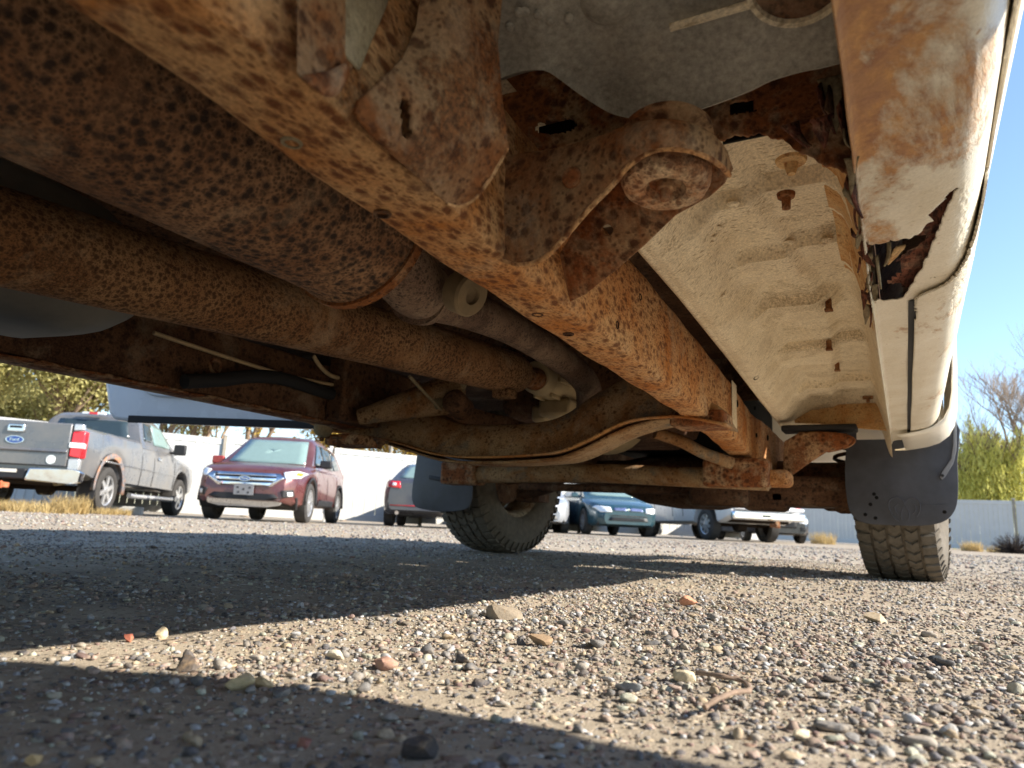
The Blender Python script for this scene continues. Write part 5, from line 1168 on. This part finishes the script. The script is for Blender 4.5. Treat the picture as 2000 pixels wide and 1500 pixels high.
# ---- white pickup, rear towards the viewer
hd = cam_head(-.24, .97); rt = Vector((hd.y, -hd.x, 0)); cl_ = gp_at(1432, 17.4); pos = cl_ + rt*1.0 + hd*2.9
D = dict(y0=-2.85, y1=2.85, roof=1.92)
c = Car('pickup_truck', 'white pickup truck with lifted open wheel arch seen from its rear', 'pickup truck', pos, hd, D, carpaint('white_pickup_paint', S(222, 224, 226), .15), 'vehicles parked along the fence')
c.body([(-2.85, 1.38), (-.5, 1.40), (1.2, 1.32), (2.2, 1.2), (2.7, 1.1), (2.85, .96)], [(-2.85, .60), (-2.3, .44), (2.4, .40), (2.85, .5)], [(-2.85, .96), (-2.7, .985), (2.2, .99), (2.6, .95), (2.85, .82)], [(-1.62, .56, .46), (1.83, .5, .44)])
c.greenhouse([(-.5, 1.30), (1.4, 1.30)], [(-.52, 1.32), (-.44, 1.80), (-.30, 1.90), (.55, 1.92), (.75, 1.87), (1.42, 1.30)], [(-.5, .93), (1.4, .93)], [(-.5, .74), (1.4, .70)])
c.decal([(-.70, 1.45), (.70, 1.45), (.60, 1.76), (-.60, 1.76)], 'y-', 'rear_window', M_GLASS, .008, c.cb)
for sx in ('x+', 'x-'): 
    c.decal([(.18, 1.42), (1.12, 1.42), (.74, 1.78), (.18, 1.80)], sx, 'side_window', M_GLASS, .008, c.cb); c.decal([(-.28, 1.44), (.10, 1.44), (.10, 1.78), (-.20, 1.78)], sx, 'side_window', M_GLASS, .008, c.cb)
    for yy in (-.47, .14, 1.28): c.decal([(yy-.01, .6), (yy+.01, .6), (yy+.01, 1.3), (yy-.01, 1.3)], sx, 'door_gap', M_BLKPL, .002, sub=3, rings=2)
    c.decal([(-2.8, .96), (1.3, .94), (1.3, .97), (-2.8, .99)], sx, 'body_crease', c.paint, .008, rings=1)
for x in (-.84, .84): c.wheel(x, -1.62, .40, .27, 8); c.wheel(x, 1.83, .40, .27, 8)
tg = c.part('tailgate', c.paint, lambda m: m.prism([(-.80, -2.90, .76), (.80, -2.90, .76), (.80, -2.90, 1.395), (-.80, -2.90, 1.395)], (0, .06, 0)), bevel=.02)
c.part('tailgate_rail', c.paint, lambda m: m.tube([(-.95, -2.98, .80), (.95, -2.98, .80)], .05, 12), tg)
for sg in (-1, 1): c.part('tail_light', M_REDL, lambda m: m.prism([(sg*.82, -2.90, .86), (sg*.97, -2.87, .86), (sg*.97, -2.87, 1.27), (sg*.82, -2.90, 1.27)], (0, .1, 0)), bevel=.01)
bp = c.part('rear_bumper', M_CHROME, lambda m: m.prism([(-1.0, -2.86, .52), (-.96, -3.0, .52), (.96, -3.0, .52), (1.0, -2.86, .52), (1.0, -2.86, .72), (.96, -3.02, .74), (-.96, -3.02, .74), (-1.0, -2.86, .72)], (0, .0, .001)) if False else m.box((0, -2.95, .63), (1.98, .16, .20)), bevel=.04)
c.part('bumper_slot', M_BLKPL, lambda m: m.box((-.1, -3.032, .63), (.22, .01, .05)), bp); c.part('bumper_trim', M_ALLOY, lambda m: m.box((0, -3.034, .70), (1.9, .01, .02)), bp)
c.part('rear_axle', M_UNDER, lambda m: (m.tube([(-.8, -1.62, .42), (.8, -1.62, .42)], .06, 12), m.lathe([(-.2, .05), (-.12, .16), (.12, .16), (.2, .05)], (0, -1.68, .40), (1, 0, 0), 20)))
c.part('tow_hitch', M_BRK2, lambda m: (m.box((.1, -3.05, .42), (.09, .3, .09)), m.box((.1, -3.16, .44), (.12, .05, .16))), bevel=.01)
c.part('leaf_spring', M_UNDER, lambda m: (m.tube(smooth_path([(.55, -2.5, .55), (.55, -1.9, .42), (.55, -1.3, .42), (.55, -.8, .58)], 4), .03, 8)))
# ================================================================ fences, trees, shrubs
M_VINYL = plain('white_vinyl', S(198, 198, 194), .45, 0, .4, 0, .05, 3)
M_POST = plain('fence_post', S(150, 142, 128), .7, 0, .3, 0, .2, 6)
def fence(name, label, a, b, n, boards, h=1.83, lean=None, group=None):
    d = (b-a); L = d.length; d = d.normalized(); nrm = Vector((-d.y, d.x, 0))
    ang = math.atan2(d.y, d.x); rt = empty(name, a, ang, label, 'fence'); w = L/n
    bd = MB(); bw = w/16-.012; bd.box((0, 0, h/2+.05), (bw, .022, h-.26)); board0 = None
    for i in range(n):
        x0 = i*w; pn = bpy.data.objects.new('panel', None); COL.objects.link(pn); pn.parent = rt; pn.location = (x0+w/2, 0, 0)
        if lean: pn.rotation_euler = (rad(lean[i % len(lean)]), rad(lean[(i*3+1) % len(lean)]*.4), 0)
        for nm, z, hh in (('top_rail', h-.03, .14), ('bottom_rail', .14, .16)):
            m = MB(); m.box((0, 0, z), (w-.10, .055, hh)); o = m.build(nm, M_VINYL, pn, world=False, bevel=.006)
        if boards:
            for k in range(16):
                xk = -w/2+.05+(w-.1)*(k+.5)/16
                if board0 is None: o = bd.build('board', M_VINYL, pn, world=False, bevel=.004); board0 = o.data
                else:
                    o = bpy.data.objects.new('board', board0); COL.objects.link(o); o.parent = pn
                    mm = o.modifiers.new('bevel', 'BEVEL'); mm.width = .004; mm.segments = 1
                o.location = (xk, (.004 if k % 2 else -.004), 0)
        else:
            m = MB()
            for k in range(16): m.box((-w/2+.05+(w-.1)*(k+.5)/16, .004*(-1)**k, h/2+.05), (w/16-.010, .022, h-.26))
            o = m.build('board_infill', M_VINYL, pn, world=False); o['kind'] = 'stuff'
    for i in range(n+1):
        m = MB(); m.box((i*w, 0, h/2+.04), (.085, .085, h+.12)); p = m.build('post', M_POST if i % 2 else M_VINYL, rt, world=False, bevel=.008)
        m = MB(); m.prism([(i*w-.06, -.06, h+.10), (i*w+.06, -.06, h+.10), (i*w+.06, .06, h+.10), (i*w-.06, .06, h+.10)], (0, 0, .025)); m.build('post_cap', M_VINYL, p, world=False, bevel=.008)
    return rt
fence('fence', 'sunlit white vinyl fence behind the maroon suv', G(-13.6, 13.6), G(9.0, 25.7), 10, True, lean=[0, 1.5, -1, .5, 2, -.5])
fence('fence', 'shaded white fence at the far right below the willow', G(8.0, 33.1), G(27.0, 21.1), 9, False)

M_BARK = plain('bark', S(134, 116, 98), .95, 0, .2, 0, .3, 9)
def leaf_mat(name, c1, c2):
    t = NT(name); oi = t.n('ShaderNodeObjectInfo'); n = t.noise(t.co(), 1.6, 3, .6); n2 = t.noise(t.co(), 23, 2, .6)
    c = t.mix(t.ramp(t.math('ADD', t.math('MULTIPLY', n, .5), t.math('MULTIPLY', n2, .5)), [(.38, 0.), (.62, 1.)]), c1, c2)
    t.fin(c, .7, 0, .25)
    tr = t.n('ShaderNodeBsdfTranslucent'); t.l(c, tr.inputs[0]); ms = t.n('ShaderNodeMixShader'); ms.inputs[0].default_value = .45
    out = t.t.nodes['Material Output']; t.l(t.b.outputs[0], ms.inputs[1]); t.l(tr.outputs[0], ms.inputs[2]); t.l(ms.outputs[0], out.inputs[0]); return t.m
M_LOLIVE = leaf_mat('olive_leaves', S(160, 156, 98), S(208, 200, 138)); M_LYEL = leaf_mat('yellow_leaves', S(170, 142, 62), S(206, 180, 96)); M_LWIL = leaf_mat('willow_leaves', S(186, 184, 92), S(226, 220, 132)); M_DRY = leaf_mat('dry_grass', S(170, 146, 96), S(204, 182, 132))
def tree(name, label, pos, h, spread, seed, leafmat=None, nleaf=5000, lsize=.09, depth=5, first=.22, droop=0.0, group='trees behind the fence', trunk=.16, weep=False, bark=None):
    rs = random.Random(seed); rt = empty(name, pos, rs.uniform(0, 6), label, 'tree', group); tr = MB(); tips = []
    def grow(p, d, l, r, lev):
        n = 4 if lev < 5 else 3; path = [p]; dd = d.copy()
        for i in range(n):
            dd = (dd + Vector((rs.uniform(-.22, .22), rs.uniform(-.22, .22), rs.uniform(-.08, .18)-droop*lev*.05))).normalized(); path.append(path[-1]+dd*l/n)
        tr.tube(path, [r*(1-.35*i/n) for i in range(n+1)], 6 if lev < 2 else (4 if lev < 4 else 3), caps=False)
        if lev >= depth-3: tips.extend(path[1:])
        if lev >= depth: return
        for k in range(rs.choice((2, 3, 3)) if lev else 5):  # limbs
            a = rs.uniform(0, 2*math.pi); t = rs.uniform(.35, 1); q = path[min(n, max(1, int(t*n+.5)))]
            side = Vector((math.cos(a), math.sin(a), 0)); up = .75 if lev == 0 else .45
            nd = (dd*.5+side*(spread*(.8 if lev == 0 else .55))+Vector((0, 0, up))).normalized(); grow(q, nd, l*rs.uniform(.60, .82), r*rs.uniform(.45, .62), lev+1)
        grow(path[-1], dd, l*.72, r*.62, lev+1)
    grow(Vector((0, 0, -.1)), Vector((rs.uniform(-.08, .08), rs.uniform(-.08, .08), 1)).normalized(), h*first*1.35, trunk, 0)
    o = tr.build('trunk', bark or M_BARK, rt, world=False, smooth=60, recalc=False)
    if leafmat:
        V = []; Fc = []; R = np.random.RandomState(seed)
        if weep:
            pick = R.randint(0, len(tips), nleaf//22); out = []
            for i in pick:
                b = np.array(tips[i][:]); ln = R.uniform(1.2, 3.6); k = 22; s = np.linspace(0, 1, k); out.append(b+np.stack([R.normal(0, .05, k)+s*R.normal(0, .25), R.normal(0, .05, k)+s*R.normal(0, .25), -s*ln], 1))
            c = np.concatenate(out)
        else:
            c = np.array([tips[i][:] for i in R.randint(0, len(tips), nleaf)]); c = c+R.normal(0, .24, c.shape)
        n = len(c); a = R.normal(size=(n, 3)); a /= np.linalg.norm(a, axis=1)[:, None]; b = np.cross(a, R.normal(size=(n, 3))); b /= np.linalg.norm(b, axis=1)[:, None]
        if weep: a = np.tile([[0, 0, 1.]], (n, 1))+R.normal(0, .25, (n, 3)); 
        s = lsize*R.uniform(.6, 1.4, (n, 1)); wd = .35 if weep else .55
        v = np.stack([c-a*s, c+b*s*wd, c+a*s, c-b*s*wd], 1).reshape(-1, 3)
        me = bpy.data.meshes.new('crown'); me.from_pydata(v.tolist(), [], (np.arange(n*4).reshape(-1, 4)).tolist()); me.materials.append(leafmat)
        k = bpy.data.objects.new('crown', me); COL.objects.link(k); k.parent = rt
    return rt
def gpx(px, depth): return gp_at(px, depth)
tree('leafy_tree', 'leftmost olive leaved tree above the grey pickup', gpx(-60, 24), 21, .95, 1, M_LOLIVE, 44000, .07, first=.10)
tree('leafy_tree', 'olive leaved tree just left of the open door', gpx(130, 25), 20, .95, 2, M_LOLIVE, 50000, .07, first=.10)
tree('leafy_tree', 'olive tree seen between the grey pickup and the suv', gpx(350, 27), 16, .9, 3, M_LOLIVE, 32000, .07, first=.13)
tree('leafy_tree', 'pale olive tree low behind the grey pickup tailgate', gpx(40, 30), 22, 1.0, 14, M_LOLIVE, 24000, .08, first=.08)
tree('leafy_tree', 'olive tree in the gap between the grey pickup mirror and the suv', gpx(430, 29), 17, .95, 24, M_LOLIVE, 22000, .07, first=.12)
tree('leafy_tree', 'yellowing tree directly behind the maroon suv', gpx(500, 27), 8.5, .95, 4, M_LYEL, 24000, .075)
tree('leafy_tree', 'yellow tree right of the maroon suv roof', gpx(690, 30), 8.0, .9, 6, M_LYEL, 18000, .075)
tree('leafy_tree', 'thin yellow tree beside the white fence post', gpx(790, 33), 7.2, .8, 7, M_LYEL, 7000, .075)
tree('bare_tree', 'tall bare tree against the sky at right', gpx(1995, 34), 17, 1.0, 12, None, depth=6, first=.16, trunk=.17, bark=plain('pale_bark', S(160, 142, 122), .95, 0, .2, 0, .3, 9))
tree('willow_tree', 'yellow green weeping willow above the far fence', gpx(1975, 33), 8.0, .85, 9, M_LWIL, 36000, .09, weep=True, trunk=.2)
tree('willow_tree', 'smaller willow at the left edge of the weeping willow', gpx(1890, 36), 7.4, .7, 19, M_LWIL, 12000, .10, weep=True, trunk=.14)
def tuft(name, label, pos, h, w, n, mat, seed, cat='grass'):
    R = random.Random(seed); m = MB()
    for i in range(n):
        a = R.uniform(0, 6.28); r = w*math.sqrt(R.random()); b = Vector((r*math.cos(a), r*math.sin(a), -.01)); t = Vector((R.gauss(0, .3), R.gauss(0, .3), 1)).normalized(); hh = h*R.uniform(.5, 1.1); s = Vector((R.uniform(-1, 1), R.uniform(-1, 1), 0)).normalized()*.006
        mid = b+t*hh*.6; tip = b+t*hh+Vector((R.gauss(0, .06), R.gauss(0, .06), -.02)); k = len(m.v); m.add([b-s, b+s, mid+s*.7, mid-s*.7, tip], [(0, 1, 2, 3), (3, 2, 4)])
    o = m.build(name, mat, None, smooth=0, recalc=False); o.location = pos; tag(o, label, cat, 'dry plants along the yard edge'); return o
for i, (px, dp_, h, w, lb) in enumerate([(20, 10.6, .22, .5, 'dry grass tuft at the left edge under the grey pickup'), (70, 10.8, .20, .5, 'dry grass tuft below the tow hitch'), (120, 10.6, .22, .5, 'dry grass tuft before the broken fence panel'), (165, 10.7, .32, .25, 'tall dry grass tuft against the grey pickup rear tyre'), (245, 12.2, .16, .3, 'low dry grass tuft behind the grey pickup rear tyre'), (1895, 24, .4, .3, 'dry weed at the foot of the far fence post'), (1960, 23, .30, .5, 'dry grass tuft below the dark bush'), (1610, 25, .5, .4, 'weed clump at the far fence')]):
    tuft('grass_tuft', lb, gp_at(px, dp_), h, w, 420, M_DRY, 40+i)
M_BUSH = leaf_mat('dark_twigs', S(74, 66, 62), S(104, 92, 86))
def bush(label, pos, r, seed):
    R = random.Random(seed); m = MB()
    for i in range(260):
        d = Vector((R.gauss(0, 1), R.gauss(0, 1), abs(R.gauss(.5, .6)))).normalized(); p = [Vector((0, 0, 0))]
        for k in range(4): d = (d+Vector((R.gauss(0, .25), R.gauss(0, .25), R.gauss(0, .2)))).normalized(); p.append(p[-1]+d*r*.27)
        m.tube(p, [.012, .01, .008, .006, .003], 4, caps=False)
    o = m.build('bush', M_BUSH, None, smooth=0, recalc=False); o.location = pos; tag(o, label, 'bush')
bush('dark leafless bush in front of the far right fence', gp_at(1975, 22.5), .62, 3)
# broken fence panel lying under the grey pickup
pa = gp_at(70, 14.3); ro = empty('broken_fence_panel', pa, YAW+.15, 'broken white fence panel leaning behind the grey pickup', 'fence panel')
for i in range(6):
    m = MB(); m.box((-.55+.16*i, .02*i, .17), (.15, .02, .44), Matrix.Rotation(rad(-14), 3, 'X')); m.build('board', M_VINYL, ro, world=False, bevel=.004)
m = MB(); m.box((.75, .1, .10), (.9, .03, .22), Matrix.Rotation(rad(-40), 3, 'X')); m.build('loose_sheet', M_VINYL, ro, world=False)
for px, dpt, w, lb in [(268, 14.6, .8, 'grey and white concrete kerb block under the grey pickup')]:
    m = MB(); m.prism([(-w/2, -.09, 0), (w/2, -.09, 0), (w/2-.04, -.05, .15), (-w/2+.04, -.05, .15)], (0, .14, 0)); o = m.build('parking_block', M_VINYL, None, bevel=.015); o.location = gp_at(px, dpt); o.rotation_euler = (0, 0, YAW); tag(o, lb, 'kerb block')
# utility pole
m = MB(); m.tube([(0, 0, -.1), (0, 0, 5.5)], .05, 10); o = m.build('pole', M_POST, None); o.location = gp_at(770, 20.5); tag(o, 'thin grey pole rising behind the white fence', 'pole')

# ================================================================ person crouching beside the truck (casts the foreground shadow)
def person():
    rt = empty('person', (.86, .48, 0), 0, 'person in a dark jacket crouching beside the truck, only their shadow in view', 'person')
    me = bpy.data.meshes.new('body'); V = [(0, .10, .34), (0, .11, .52), (-.02, .09, .72), (-.05, .09, .90), (-.08, .14, 1.00), (-.11, .17, 1.12),
        (.02, .20, .42), (-.03, .20, .22), (-.02, .06, .06), (-.10, .06, .035),
        (.02, -.28, .40), (-.10, -.34, .26), (-.02, -.30, .06), (-.15, -.30, .035),
        (-.06, .24, .88), (-.12, .22, .66), (-.26, .16, .52), (-.34, .14, .48), (-.04, -.10, .88), (-.16, -.18, .62), (-.38, -.16, .46), (-.46, -.15, .42)]
    E = [(0, 1), (1, 2), (2, 3), (3, 4), (4, 5), (0, 6), (6, 7), (7, 8), (8, 9), (0, 10), (10, 11), (11, 12), (12, 13), (3, 14), (14, 15), (15, 16), (16, 17), (3, 18), (18, 19), (19, 20), (20, 21)]
    me.from_pydata(V, E, []); o = bpy.data.objects.new('body', me); COL.objects.link(o); o.parent = rt
    o.modifiers.new('skin', 'SKIN'); sv = me.skin_vertices[0].data
    for i, r in enumerate([.22, .22, .22, .20, .09, .10, .15, .12, .09, .05, .20, .18, .14, .06, .10, .09, .06, .04, .10, .09, .06, .04]): sv[i].radius = (r, r)
    sv[0].use_root = True; s = o.modifiers.new('sub', 'SUBSURF'); s.levels = 1; s.render_levels = 1
    me.materials.append(plain('dark_clothes', S(40, 42, 50), .9))
    h = MB(); h.lathe([(-.13, 0), (-.12, .05), (-.06, .095), (.02, .105), (.08, .085), (.115, .04), (.12, 0)], (.86-.13, .48+.18, 1.20), (0, 0, 1), 24); h.build('hair', plain('hair', S(50, 38, 30), .8), rt)
person()
